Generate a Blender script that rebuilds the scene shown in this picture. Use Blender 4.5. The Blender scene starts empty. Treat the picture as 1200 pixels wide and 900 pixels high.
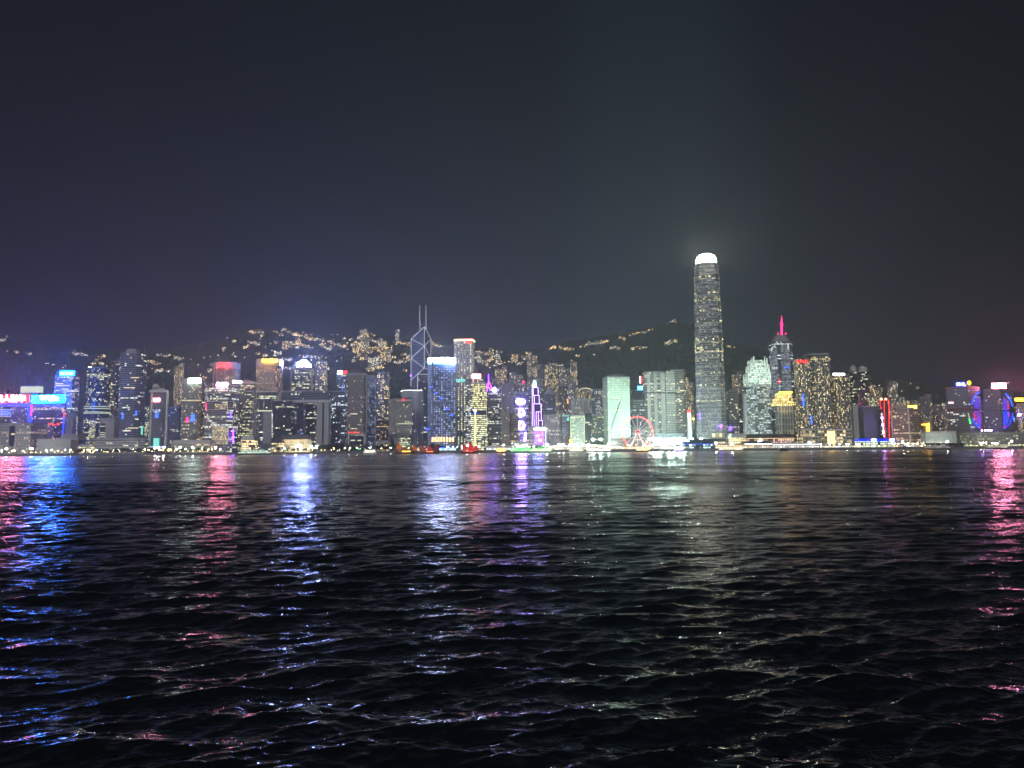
import bpy, math, random
import numpy as np
from mathutils import Matrix, Vector
random.seed(7); rng = np.random.default_rng(7)
sc = bpy.context.scene
COL = sc.collection
PI = math.pi

# ------------------------------------------------------------------ camera
CAM_H = 5.0; FPX = 832.0; PITCH = 5.3; ROLL = -0.43     # degrees
cam = bpy.data.cameras.new('camera'); camo = bpy.data.objects.new('camera', cam); COL.objects.link(camo)
cam.sensor_width = 36.0; cam.lens = 36.0*FPX/1200.0; cam.clip_start = 0.5; cam.clip_end = 30000
CM = (Matrix.Translation((0, 0, CAM_H)) @ Matrix.Rotation(math.radians(90+PITCH), 4, 'X')
      @ Matrix.Rotation(math.radians(ROLL), 4, 'Z'))
camo.matrix_world = CM; sc.camera = camo
CR = np.array(CM.to_3x3())
def ray(px, py):
    v = np.array([(px-600)/FPX, -(py-450)/FPX, -1.0]); d = CR @ v; return d
def W(px, py, Y):                       # the point of the vertical plane y = Y seen at a photo pixel
    d = ray(px, py); t = Y/d[1]; return (d[0]*t, Y, CAM_H+d[2]*t)
def PX(X, Y, Z):
    c = CR.T @ np.array([X, Y, Z-CAM_H]); return 600+FPX*c[0]/-c[2], 450-FPX*c[1]/-c[2]

# ------------------------------------------------------------------ render settings, world, sun
sc.render.engine = 'CYCLES'
sc.view_settings.view_transform = 'Standard'; sc.view_settings.look = 'None'
sc.view_settings.exposure = 0.0; sc.view_settings.gamma = 1.0; sc.view_settings.use_curve_mapping = False
cy = sc.cycles
cy.max_bounces = 4; cy.diffuse_bounces = 1; cy.glossy_bounces = 3; cy.transmission_bounces = 2; cy.volume_bounces = 0
cy.sample_clamp_indirect = 80; cy.sample_clamp_direct = 0; cy.caustics_reflective = True; cy.blur_glossy = 0.0
cy.use_denoising = True; cy.use_light_tree = True; cy.use_adaptive_sampling = False

def nd(nt, t, **kw):
    n = nt.nodes.new(t)
    for k, v in kw.items(): setattr(n, k, v)
    return n
def mth(nt, op, a, b=None, c=None, clamp=False):
    n = nt.nodes.new('ShaderNodeMath'); n.operation = op; n.use_clamp = clamp
    for i, v in enumerate((a, b, c)):
        if v is None: continue
        if isinstance(v, (int, float)): n.inputs[i].default_value = v
        else: nt.links.new(v, n.inputs[i])
    return n.outputs[0]
def vsc(nt, col, s):                    # colour * scalar
    n = nt.nodes.new('ShaderNodeVectorMath'); n.operation = 'SCALE'
    if isinstance(col, tuple): n.inputs[0].default_value = col
    else: nt.links.new(col, n.inputs[0])
    if isinstance(s, (int, float)): n.inputs['Scale'].default_value = s
    else: nt.links.new(s, n.inputs['Scale'])
    return n.outputs[0]
def vadd(nt, a, b):
    n = nt.nodes.new('ShaderNodeVectorMath'); n.operation = 'ADD'
    nt.links.new(a, n.inputs[0]); nt.links.new(b, n.inputs[1]); return n.outputs[0]

wd = bpy.data.worlds.new('World'); sc.world = wd; wd.use_nodes = True
wt = wd.node_tree; wt.nodes.clear()
wo = nd(wt, 'ShaderNodeOutputWorld'); bg = nd(wt, 'ShaderNodeBackground')
tc = nd(wt, 'ShaderNodeTexCoord'); sp = nd(wt, 'ShaderNodeSeparateXYZ')
wt.links.new(tc.outputs['Generated'], sp.inputs[0])
sky = nd(wt, 'ShaderNodeTexSky', sky_type='NISHITA', sun_disc=False)
sky.sun_elevation = math.radians(-4); sky.sun_rotation = math.radians(180)
dx, dy, dz = sp.outputs
el = mth(wt, 'MAXIMUM', dz, 0.0)
az = mth(wt, 'DIVIDE', dx, mth(wt, 'MAXIMUM', dy, 0.05))
front = mth(wt, 'GREATER_THAN', dy, 0.0)
def lobe(c, w, off=0.0):                # azimuth lobe of city glow round a heading (tan)
    d = mth(wt, 'DIVIDE', mth(wt, 'SUBTRACT', az, c), w)
    return mth(wt, 'EXPONENT', mth(wt, 'MULTIPLY', mth(wt, 'MULTIPLY', d, d), -1.0))
def fall(k): return mth(wt, 'EXPONENT', mth(wt, 'MULTIPLY', el, -1.0/k))
GL = [ # colour, heading, width, elevation scale, strength
      ((.0520, .0640, .0800), 0.08, 0.55, 0.25, 1.0),
      ((.0240, .0250, .0400), -0.66, 0.36, 0.14, 1.0),
      ((.0050, .0180, .0210), 0.145, 0.065, 0.60, .8),
      ((.0030, .0130, .0150), 0.345, 0.035, 0.50, .5),
      ((.0030, .0130, .0150), 0.245, 0.070, 0.60, 1.2),
      ((.0260, .0290, .0270), 0.275, 0.050, 0.35, 0.3),
      ((.0260, .0160, .0190), 0.72, 0.20, 0.10, 0.8)]
acc = vsc(wt, (.0015, .0028, .0050), 1.0)
for c, h, w, k, s in GL:
    acc = vadd(wt, acc, vsc(wt, c, mth(wt, 'MULTIPLY', mth(wt, 'MULTIPLY', mth(wt, 'MULTIPLY', lobe(h, w), fall(k)), front), s)))
acc = vadd(wt, acc, vsc(wt, (.060, .058, .062), mth(wt, 'MULTIPLY', mth(wt, 'SUBTRACT', 1.0, front), fall(0.45))))
acc = vadd(wt, acc, vsc(wt, sky.outputs[0], 0.05))
wt.links.new(acc, bg.inputs[0]); bg.inputs[1].default_value = 1.0
wt.links.new(bg.outputs[0], wo.inputs[0])

sl = bpy.data.lights.new('night_glow', 'SUN'); slo = bpy.data.objects.new('night_glow', sl); COL.objects.link(slo)
sl.energy = 1.15; sl.angle = math.radians(25); sl.color = (.90, .95, 1.0)
slo.rotation_euler = (math.radians(62), 0, math.radians(-22))     # weak glow of the city behind the camera
slo['kind'] = 'structure'; camo['kind'] = 'structure'

# ------------------------------------------------------------------ materials
def newmat(name):
    m = bpy.data.materials.new(name); m.use_nodes = True; nt = m.node_tree; nt.nodes.clear()
    out = nd(nt, 'ShaderNodeOutputMaterial'); b = nd(nt, 'ShaderNodeBsdfPrincipled')
    nt.links.new(b.outputs[0], out.inputs[0]); return m, nt, b
def paint(name, col, rough=.6, metal=0., var=.25, scale=.2):
    m, nt, b = newmat(name)
    t = nd(nt, 'ShaderNodeTexCoord'); n = nd(nt, 'ShaderNodeTexNoise'); n.inputs['Scale'].default_value = scale
    n.inputs['Detail'].default_value = 4
    nt.links.new(t.outputs['Object'], n.inputs['Vector'])
    f = mth(nt, 'ADD', mth(nt, 'MULTIPLY', n.outputs[0], var*2), 1-var)
    nt.links.new(vsc(nt, tuple(col), f), b.inputs['Base Color'])
    b.inputs['Roughness'].default_value = rough; b.inputs['Metallic'].default_value = metal
    return m
def emis(name, rgb, base=(.05, .05, .05), sample='AUTO'):
    m, nt, b = newmat(name)
    mx = max(rgb); b.inputs['Base Color'].default_value = (*base, 1); b.inputs['Roughness'].default_value = .5
    b.inputs['Emission Color'].default_value = (rgb[0]/mx, rgb[1]/mx, rgb[2]/mx, 1); b.inputs['Emission Strength'].default_value = mx
    try: m.cycles.emission_sampling = sample
    except Exception: pass
    return m

# one node group draws every curtain wall: bays and floors in metres, each pane lit or dark
fg = bpy.data.node_groups.new('facade', 'ShaderNodeTree'); it = fg.interface
def sk(n, t='NodeSocketFloat', v=None):
    s = it.new_socket(n, in_out='INPUT', socket_type=t)
    if v is not None: s.default_value = v
for n, v in (('bay', 3.), ('floor', 3.6), ('fw', .8), ('fh', .6), ('lit', .1), ('rows', .05), ('strength', 1.), ('seed', 0.), ('cluster', 1.)): sk(n, v=v)
for n in ('wall', 'glass', 'colA', 'colB'): sk(n, 'NodeSocketColor')
it.new_socket('bsdf', in_out='OUTPUT', socket_type='NodeSocketShader')
gi = nd(fg, 'NodeGroupInput'); go = nd(fg, 'NodeGroupOutput'); I = gi.outputs
uv = nd(fg, 'ShaderNodeUVMap', uv_map='facade'); sx = nd(fg, 'ShaderNodeSeparateXYZ'); fg.links.new(uv.outputs[0], sx.inputs[0])
oi = nd(fg, 'ShaderNodeObjectInfo')
u = mth(fg, 'DIVIDE', sx.outputs[0], I['bay']); v = mth(fg, 'DIVIDE', sx.outputs[1], I['floor'])
iu = mth(fg, 'FLOOR', u); iv = mth(fg, 'FLOOR', v); fu = mth(fg, 'FRACT', u); fv = mth(fg, 'FRACT', v)
inu = mth(fg, 'LESS_THAN', mth(fg, 'ABSOLUTE', mth(fg, 'SUBTRACT', fu, .5)), mth(fg, 'MULTIPLY', I['fw'], .5))
inv = mth(fg, 'LESS_THAN', mth(fg, 'ABSOLUTE', mth(fg, 'SUBTRACT', fv, .5)), mth(fg, 'MULTIPLY', I['fh'], .5))
mask = mth(fg, 'MULTIPLY', inu, inv)
sd = mth(fg, 'ADD', I['seed'], mth(fg, 'MULTIPLY', oi.outputs['Random'], 97.0))
def wn(a, b, c):
    cmb = nd(fg, 'ShaderNodeCombineXYZ')
    for i, q in enumerate((a, b, c)): 
        if isinstance(q, (int, float)): cmb.inputs[i].default_value = q
        else: fg.links.new(q, cmb.inputs[i])
    w = nd(fg, 'ShaderNodeTexWhiteNoise', noise_dimensions='3D'); fg.links.new(cmb.outputs[0], w.inputs[0]); return w.outputs[0]
r1 = wn(iu, iv, sd); r3 = wn(iv, mth(fg, 'ADD', iu, 31.), sd); r4 = wn(iu, mth(fg, 'ADD', iv, 77.), sd)
r2 = wn(iv, 5., sd)
# a long run of panes on one floor shares a tenant
run = wn(mth(fg, 'FLOOR', mth(fg, 'DIVIDE', mth(fg, 'ADD', iu, mth(fg, 'MULTIPLY', r2, 9.)), 5.0)), iv, mth(fg, 'ADD', sd, 3.))
cmb = nd(fg, 'ShaderNodeCombineXYZ'); fg.links.new(mth(fg, 'MULTIPLY', iu, .16), cmb.inputs[0]); fg.links.new(mth(fg, 'MULTIPLY', iv, .22), cmb.inputs[1]); fg.links.new(sd, cmb.inputs[2])
nz = nd(fg, 'ShaderNodeTexNoise'); nz.inputs['Scale'].default_value = 1.; nz.inputs['Detail'].default_value = 1.; fg.links.new(cmb.outputs[0], nz.inputs['Vector'])
cl = mth(fg, 'MULTIPLY', mth(fg, 'SUBTRACT', nz.outputs[0], .25), 2.6, clamp=False)
clm = mth(fg, 'ADD', mth(fg, 'MULTIPLY', mth(fg, 'SUBTRACT', mth(fg, 'MAXIMUM', cl, 0.), 1.), I['cluster']), 1.)
p1 = mth(fg, 'MULTIPLY', mth(fg, 'MULTIPLY', I['lit'], 1.25), clm)
rowlit = mth(fg, 'MULTIPLY', mth(fg, 'LESS_THAN', r2, I['rows']), .85)
runlit = mth(fg, 'MULTIPLY', mth(fg, 'LESS_THAN', run, mth(fg, 'MULTIPLY', I['rows'], 1.6)), .8)
prob = mth(fg, 'MAXIMUM', p1, mth(fg, 'MAXIMUM', rowlit, runlit))
lit = mth(fg, 'MULTIPLY', mth(fg, 'LESS_THAN', r1, prob), mask)
bri = mth(fg, 'ADD', .30, mth(fg, 'MULTIPLY', mth(fg, 'POWER', r4, 1.5), 1.0))
mixc = nd(fg, 'ShaderNodeMix', data_type='RGBA'); fg.links.new(r3, mixc.inputs[0]); fg.links.new(I['colA'], mixc.inputs[6]); fg.links.new(I['colB'], mixc.inputs[7])
mixb = nd(fg, 'ShaderNodeMix', data_type='RGBA'); fg.links.new(mask, mixb.inputs[0]); fg.links.new(I['wall'], mixb.inputs[6]); fg.links.new(I['glass'], mixb.inputs[7])
stn = nd(fg, 'ShaderNodeTexNoise'); stn.inputs['Scale'].default_value = .05; stn.inputs['Detail'].default_value = 5.
tco = nd(fg, 'ShaderNodeTexCoord'); fg.links.new(tco.outputs['Object'], stn.inputs['Vector'])
stain = mth(fg, 'ADD', .65, mth(fg, 'MULTIPLY', stn.outputs[0], .7))
pb = nd(fg, 'ShaderNodeBsdfPrincipled')
fg.links.new(vsc(fg, mixb.outputs[2], stain), pb.inputs['Base Color'])
fg.links.new(mth(fg, 'SUBTRACT', .7, mth(fg, 'MULTIPLY', mask, .5)), pb.inputs['Roughness'])
fg.links.new(mixc.outputs[2], pb.inputs['Emission Color'])
fg.links.new(mth(fg, 'MULTIPLY', mth(fg, 'MULTIPLY', lit, bri), mth(fg, 'MULTIPLY', I['strength'], 1.4)), pb.inputs['Emission Strength'])
fg.links.new(pb.outputs[0], go.inputs[0])

WARM = (1., .72, .34); YEL = (1., .84, .42); GRN = (.80, .95, .55); COOL = (.80, .93, 1.); NEU = (1., .90, .70); ORG = (1., .55, .22)
BLU = (.18, .25, 1.); CYA = (.3, .9, 1.); WHT = (1., 1., .95); PUR = (.55, .25, 1.); PNK = (1., .35, .5)
FS = dict(  # wall, glass, bay, floor, fw, fh, lit, rows, strength, colA, colB
    dark=((.09, .10, .12), (.03, .035, .045), 3., 4., .85, .55, .07, .05, 1.3, NEU, GRN),
    slate=((.20, .21, .24), (.05, .06, .08), 3., 4., .9, .55, .08, .05, 1.2, NEU, COOL),
    band=((.30, .31, .34), (.04, .05, .07), 4., 4.4, .96, .5, .09, .09, 1.2, YEL, COOL),
    grey=((.32, .32, .33), (.06, .06, .07), 3.2, 3.8, .55, .5, .13, .04, 1.2, YEL, NEU),
    beige=((.42, .38, .31), (.08, .07, .06), 3.2, 3.6, .55, .55, .30, .02, 1.1, YEL, WARM),
    brown=((.30, .22, .19), (.08, .06, .055), 3., 3.6, .7, .5, .06, .03, 1.0, YEL, WARM),
    white=((.62, .63, .62), (.12, .12, .13), 3.4, 3.8, .5, .5, .08, .03, 1.1, YEL, NEU),
    resid=((.26, .25, .25), (.05, .05, .055), 3.0, 3.1, .5, .6, .30, .0, 2.2, YEL, WARM),
    residd=((.17, .17, .18), (.04, .04, .05), 3.0, 3.1, .5, .6, .16, .0, 2.0, YEL, NEU),
    green=((.22, .24, .23), (.05, .06, .06), 3., 3.9, .8, .55, .22, .12, 1.2, GRN, YEL),
    blue=((.24, .27, .34), (.05, .06, .10), 3., 3.8, .8, .6, .16, .06, 1.2, COOL, BLU))
seedc = [0.]
def fac(style, **o):
    k = ('wall', 'glass', 'bay', 'floor', 'fw', 'fh', 'lit', 'rows', 'strength', 'colA', 'colB')
    p = dict(zip(k, FS[style])); p['cluster'] = 1.; p.update(o)
    m = bpy.data.materials.new('facade_'+style); m.use_nodes = True; nt = m.node_tree; nt.nodes.clear()
    out = nd(nt, 'ShaderNodeOutputMaterial'); g = nd(nt, 'ShaderNodeGroup'); g.node_tree = fg
    for a, b in p.items():
        g.inputs[a].default_value = (*b, 1) if isinstance(b, tuple) else b
    seedc[0] += 3.17; g.inputs['seed'].default_value = seedc[0]
    nt.links.new(g.outputs[0], out.inputs[0])
    m.cycles.emission_sampling = 'NONE'
    return m
RES = [fac('resid', lit=.36), fac('resid', wall=(.34, .33, .32), lit=.22, colB=NEU), fac('residd', lit=.2), fac('resid', lit=.5, wall=(.22, .2, .18)), fac('residd', lit=.11, wall=(.24, .25, .27))]
P = dict(
    roof=paint('roof_grey', (.12, .12, .13)), concrete=paint('concrete', (.34, .34, .34)), pale=paint('pale_stone', (.55, .54, .51)),
    darkm=paint('dark_metal', (.06, .06, .07), .4), steel=paint('pale_steel', (.6, .62, .64), .35, .3), white=paint('white_paint', (.78, .78, .76), .5),
    black=paint('black_hull', (.02, .02, .025), .35), wood=paint('brown_wood', (.14, .06, .03), .5), red=paint('red_sailcloth', (.6, .03, .02), .8),
    orange=paint('orange_sailcloth', (.75, .22, .03), .8), green=paint('green_hull', (.02, .20, .09), .4), bark=paint('bark', (.09, .07, .05), .9),
    brownp=paint('brown_stone', (.30, .22, .19)), glass=paint('dark_glass', (.03, .035, .05), .15, 0., .1), navy=paint('navy_panel', (.02, .025, .06), .3))
E_ = dict(whites=emis('bright_white_sign', (95, 100, 150)), whitem=emis('white_led', (2.6, 2.6, 2.7)), outl=emis('violet_white_outline', (3.2, 1.9, 5.5)), redm=emis('red_white_sign', (40, 9, 12)),
    
    white=emis('white_light', (9, 9, 9)), white2=emis('pale_light', (1.4, 1.4, 1.3), sample='NONE'), warm=emis('warm_light', (3.0, 1.9, .8), sample='NONE'),
    blue=emis('blue_light', (.12, .5, 60)), bluedim=emis('blue_led', (.07, .15, 6)), cyan=emis('cyan_panel', (.08, 18, 130)), cyanw=emis('cyan_white', (3, 16, 40)),
    red=emis('red_light', (4, .05, .06)), redw=emis('red_white_light', (170, 44, 74)), pink=emis('pink_light', (5, .10, .8)), purple=emis('purple_light', (6, .6, 40)),
    purw=emis('purple_white', (26, 16, 62)), yellow=emis('yellow_light', (3.6, 2.3, .10)), gold=emis('gold_light', (18, 8.5, .4)), green=emis('green_light', (.05, 8, .6)),
    greenw=emis('green_white', (28, 38, 31)), orange=emis('orange_light', (5, 1.6, .25)), redd=emis('red_led', (5, .10, .09)), bluel=emis('light_blue_led', (.1, .42, 3.5)),
    lilac=emis('lilac_led', (1.0, .34, 9)), gdim=emis('pale_yellow_light', (.85, .95, .55), sample='NONE'), wins=emis('window_light', (1.3, 1.05, .6), sample='NONE'),
    teal=emis('teal_light', (.25, 1.1, .9), sample='NONE'))

# ------------------------------------------------------------------ mesh helpers
class MB:
    def __init__(s): s.v = []; s.f = []; s.m = []; s.u = []
    def face(s, pts, mi=0, uvs=None):
        n = len(s.v); s.v += [tuple(p) for p in pts]; s.f.append(tuple(range(n, n+len(pts)))); s.m.append(mi)
        s.u += list(uvs) if uvs else [(0., -1.)]*len(pts)
    def box(s, a, b, mi=0, uv=True):
        x0, y0, z0 = [min(p, q) for p, q in zip(a, b)]; x1, y1, z1 = [max(p, q) for p, q in zip(a, b)]
        s.prism([(x0, y0), (x1, y0), (x1, y1), (x0, y1)], z0, z1, mi=mi, roof=mi)
    def prism(s, poly, z0, z1, top=None, mi=0, roof=1, cap=True, ztop=None):
        n = len(poly); top = top or poly; u = 0.
        zt = ztop or [z1]*n
        for i in range(n):
            j = (i+1) % n; a, b = poly[i], poly[j]; c, d = top[j], top[i]
            L = math.hypot(b[0]-a[0], b[1]-a[1])
            s.face([(a[0], a[1], z0), (b[0], b[1], z0), (c[0], c[1], zt[j]), (d[0], d[1], zt[i])], mi,
                   [(u, z0), (u+L, z0), (u+L, zt[j]), (u, zt[i])]); u += L
        if cap:
            s.face([(p[0], p[1], zt[i]) for i, p in enumerate(top)], roof); s.face([(p[0], p[1], z0) for p in reversed(poly)], roof)
    def tube(s, pts, r, n=6, mi=0, r2=None):
        r2 = r if r2 is None else r2
        for k in range(len(pts)-1):
            a = Vector(pts[k]); b = Vector(pts[k+1]); d = (b-a)
            if d.length < 1e-6: continue
            d.normalize(); x = d.cross(Vector((0, 0, 1)) if abs(d.z) < .9 else Vector((1, 0, 0))).normalized(); y = d.cross(x)
            ra = r+(r2-r)*k/(len(pts)-1); rb = r+(r2-r)*(k+1)/(len(pts)-1)
            A = [a+(x*math.cos(t*2*PI/n)+y*math.sin(t*2*PI/n))*ra for t in range(n)]
            B = [b+(x*math.cos(t*2*PI/n)+y*math.sin(t*2*PI/n))*rb for t in range(n)]
            for i in range(n): s.face([A[i], A[(i+1) % n], B[(i+1) % n], B[i]][::-1], mi)
            s.face(A, mi); s.face(B[::-1], mi)
    def ball(s, c, r, n=8, m=5, mi=0, sz=1., z0=-1.):
        for i in range(m):
            t0 = math.asin(max(z0, -1))+(PI/2-math.asin(max(z0, -1)))*i/m; t1 = math.asin(max(z0, -1))+(PI/2-math.asin(max(z0, -1)))*(i+1)/m
            for j in range(n):
                a0, a1 = 2*PI*j/n, 2*PI*(j+1)/n
                q = lambda t, a: (c[0]+r*math.cos(t)*math.cos(a), c[1]+r*math.cos(t)*math.sin(a), c[2]+r*sz*math.sin(t))
                s.face([q(t0, a0), q(t0, a1), q(t1, a1), q(t1, a0)], mi)
    def build(s, name, mats, parent=None):
        me = bpy.data.meshes.new(name); o = bpy.data.objects.new(name, me)
        off = (0, 0, 0)
        if parent is not None:
            p = parent; off = [0, 0, 0]
            while p is not None:
                for i in range(3): off[i] += p.location[i]
                p = p.parent
            o.parent = parent
        V = np.array(s.v, dtype=float)-np.array(off)
        me.from_pydata(V.tolist(), [], s.f)
        for m in (mats if isinstance(mats, (list, tuple)) else [mats]): me.materials.append(m)
        if len(me.materials) > 1: me.polygons.foreach_set('material_index', s.m)
        ul = me.uv_layers.new(name='facade'); ul.data.foreach_set('uv', np.array(s.u, dtype=np.float32).ravel())
        me.update(); COL.objects.link(o); return o
def tag(o, label, cat, group=None, kind=None):
    o['label'] = label; o['category'] = cat
    if group: o['group'] = group
    if kind: o['kind'] = kind
    return o
def thing(name, label, cat, loc, group=None):
    o = bpy.data.objects.new(name, None); o.empty_display_size = .5; COL.objects.link(o); o.location = loc
    return tag(o, label, cat, group)
def struct(o): o['kind'] = 'structure'; return o
def copy_tree(o, parent=None):
    c = o.copy(); COL.objects.link(c); c.parent = parent
    for ch in o.children: copy_tree(ch, c)
    return c
def text_mesh(name, s, x0, x1, z0, z1, Y, mat, parent, depth=.6):
    cu = bpy.data.curves.new(name, 'FONT'); cu.body = s; cu.resolution_u = 2
    o = bpy.data.objects.new(name, cu); COL.objects.link(o)
    dg = bpy.context.evaluated_depsgraph_get(); dg.update()
    me = bpy.data.meshes.new_from_object(o.evaluated_get(dg)); bpy.data.objects.remove(o)
    co = np.empty(len(me.vertices)*3); me.vertices.foreach_get('co', co); co = co.reshape(-1, 3)
    fs = [tuple(p.vertices) for p in me.polygons]
    mn, mxx = co.min(0), co.max(0)
    X = x0+(co[:, 0]-mn[0])/(mxx[0]-mn[0])*(x1-x0); Z = z0+(co[:, 1]-mn[1])/(mxx[1]-mn[1])*(z1-z0)
    b = MB(); b.v = []
    n = len(X)
    for yy in (Y-depth, Y): b.v += [(X[i], yy, Z[i]) for i in range(n)]
    from collections import Counter
    cnt = Counter()
    for f in fs:
        for a, c in zip(f, f[1:]+f[:1]): cnt[(a, c)] += 1
    for f in fs: b.f.append(f); b.f.append(tuple(i+n for i in reversed(f)))
    for (a, c) in list(cnt):
        if (c, a) not in cnt: b.f.append((a, a+n, c+n, c))
    b.m = [0]*len(b.f); b.u = [(0., -1.)]*sum(len(f) for f in b.f)
    return b.build(name, mat, parent)

HAZE = 1.9e-4
G = 3.4          # height of the reclaimed land above the water
SH = 1300.0      # where the sea wall stands
# ------------------------------------------------------------------ setting: water, ground, hills
def make_water():
    ys = [7.0]
    while ys[-1] < SH-2: ys.append(ys[-1]+max(.042, .0040*ys[-1], .0062*ys[-1] if ys[-1] > 120 else 0))
    ys.append(SH+2)
    ys = np.array(ys); NX = 1150; s = np.linspace(-1, 1, NX)
    Yg = np.repeat(ys[:, None], NX, 1); Xg = s[None, :]*(.84*ys[:, None]+14)+(np.sign(s)*np.abs(s)**9*60)[None, :]
    sp_ = np.maximum(np.gradient(ys)[:, None]+0*Xg, np.gradient(Xg, axis=1))
    wave = np.random.default_rng(11)
    Z = np.zeros_like(Xg); DX = np.zeros_like(Xg); DY = np.zeros_like(Xg); lost = np.zeros_like(Xg)
    patch = (1+.30*np.sin(Xg*.043+Yg*.031+1)+.25*np.sin(Xg*.017-Yg*.052+2)+.18*np.sin(Xg*.11+Yg*.083)+.15*np.sin(-Xg*.21+Yg*.17+.6))
    patch = np.clip(patch, .45, 1.7)
    N = 130
    for i in range(N):
        t = (i+.5)/N
        lam = .17*(15/.17)**t
        th = wave.normal(0, .5 if lam < .5 else .34)+.12      # spread about the view axis
        k = 2*PI/lam; kx, ky = k*math.sin(th), -k*math.cos(th)
        sl_ = .0220 if lam < 1.5 else (.0130 if lam < 3.2 else .0044)
        a = sl_*math.sqrt(2)/k*(.6+.8*wave.random()); ph = wave.random()*2*PI
        att = np.clip((lam/sp_-1.8)/2.0, 0, 1)
        am = a*att*(patch if lam < 5 else 1)
        arg = kx*Xg+ky*Yg+ph; sn = np.sin(arg)
        Z += am*np.cos(arg); DX -= am*.85*math.sin(th)*sn; DY += am*.85*math.cos(th)*sn
        lost += (1-att)*sl_**2
    co = np.stack([Xg+DX, Yg+DY, Z], -1).reshape(-1, 3)
    nr, nc = Xg.shape; idx = np.arange(nr*nc).reshape(nr, nc)
    q = np.stack([idx[:-1, :-1], idx[:-1, 1:], idx[1:, 1:], idx[1:, :-1]], -1).reshape(-1, 4)
    me = bpy.data.meshes.new('sea'); me.vertices.add(len(co)); me.vertices.foreach_set('co', co.ravel().astype(np.float32))
    me.loops.add(q.size); me.loops.foreach_set('vertex_index', q.ravel().astype(np.int32))
    me.polygons.add(len(q)); me.polygons.foreach_set('loop_start', (np.arange(len(q))*4).astype(np.int32))
    me.polygons.foreach_set('use_smooth', np.ones(len(q), bool))
    me.update(calc_edges=True)
    at = me.attributes.new('ripple', 'FLOAT', 'POINT'); at.data.foreach_set('value', np.sqrt(lost).ravel().astype(np.float32))
    o = bpy.data.objects.new('sea', me); COL.objects.link(o); struct(o)
    m, nt, b = newmat('sea_water')
    b.inputs['Base Color'].default_value = (.0025, .004, .006, 1); b.inputs['IOR'].default_value = 2.0
    a = nd(nt, 'ShaderNodeAttribute', attribute_name='ripple')
    t = nd(nt, 'ShaderNodeTexCoord'); mp = nd(nt, 'ShaderNodeMapping'); mp.inputs['Scale'].default_value = (.45, 1.0, 1.); mp.inputs['Rotation'].default_value = (0, 0, .2)
    nt.links.new(t.outputs['Object'], mp.inputs['Vector'])
    n1 = nd(nt, 'ShaderNodeTexNoise'); n1.inputs['Scale'].default_value = 6.5; n1.inputs['Detail'].default_value = 2; n1.inputs['Roughness'].default_value = .5; n1.inputs['Distortion'].default_value = .8
    nt.links.new(mp.outputs[0], n1.inputs['Vector'])
    n2 = nd(nt, 'ShaderNodeTexNoise'); n2.inputs['Scale'].default_value = .035; n2.inputs['Detail'].default_value = 6; nt.links.new(mp.outputs[0], n2.inputs['Vector'])
    gust = mth(nt, 'MULTIPLY', mth(nt, 'SUBTRACT', n2.outputs[0], .33), 3.0, clamp=True)
    nt.links.new(mth(nt, 'ADD', mth(nt, 'MULTIPLY', mth(nt, 'MULTIPLY', a.outputs['Fac'], 1.0), mth(nt, 'ADD', .4, gust)), .035), b.inputs['Roughness'])
    bp = nd(nt, 'ShaderNodeBump'); bp.inputs['Distance'].default_value = .065
    nt.links.new(mth(nt, 'ADD', .25, mth(nt, 'MULTIPLY', gust, .6)), bp.inputs['Strength'])
    nt.links.new(n1.outputs[0], bp.inputs['Height']); nt.links.new(bp.outputs[0], b.inputs['Normal'])
    me.materials.append(m)
    k = MB(); xs = [-2600, -1300, 0, 1300, 2600]; yy = [-400, 0, 400, 900, SH]         # open water round the modelled waves
    for i in range(4):
        for j in range(4): k.face([(xs[i], yy[j], -.55), (xs[i+1], yy[j], -.55), (xs[i+1], yy[j+1], -.55), (xs[i], yy[j+1], -.55)])
    o2 = k.build('sea', m); struct(o2); a2 = o2.data.attributes.new('ripple', 'FLOAT', 'POINT'); a2.data.foreach_set('value', [.15]*len(o2.data.vertices))
make_water()

gm = paint('ground_paving', (.10, .10, .10), .9, 0, .3, .05)
b = MB(); b.box((-2600, SH+1, G-6), (2600, 1790, G)); b.box((-8800, 1790, G-6), (8800, 6200, G-.6)); struct(b.build('ground', gm))
b = MB(); b.box((-2600, SH-1.5, -3), (2600, SH+1, G+.35)); b.box((-2600, SH-2.3, -3), (2600, SH-1.5, 1.1)); struct(b.build('sea_wall', paint('sea_wall_stone', (.20, .19, .18), .9)))
b = MB(); b.box((-2600, SH+34, G), (2600, SH+50, G+.004+.1)); struct(b.build('waterfront_road', paint('asphalt', (.05, .05, .05), .8)))
b = MB(); b.box((-8800, -400, -9), (8800, 6200, -8)); struct(b.build('seabed', gm))

RP = np.array([(-300, 400), (-100, 395), (0, 392), (60, 402), (120, 411), (200, 409), (240, 401), (275, 391), (300, 384), (345, 387), (400, 395), (430, 391), (470, 397), (520, 404), (600, 413), (630, 409),
      (660, 402), (700, 396), (740, 388), (765, 382), (790, 376), (812, 380), (850, 396), (900, 414), (960, 431), (1040, 444), (1120, 455), (1200, 461), (1500, 466)], float)
YR = 3200.0
def hash_noise(x, y):
    return (np.sin(x*.011+1.3*np.sin(y*.007))*.5+np.sin(y*.013+x*.006+2)*.5+np.sin(x*.031+y*.017+.5)*.3+np.sin(x*.023-y*.041)*.25+np.sin(x*.083+y*.02)*.12+np.sin(x*.06-y*.09+1)*.1)
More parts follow.
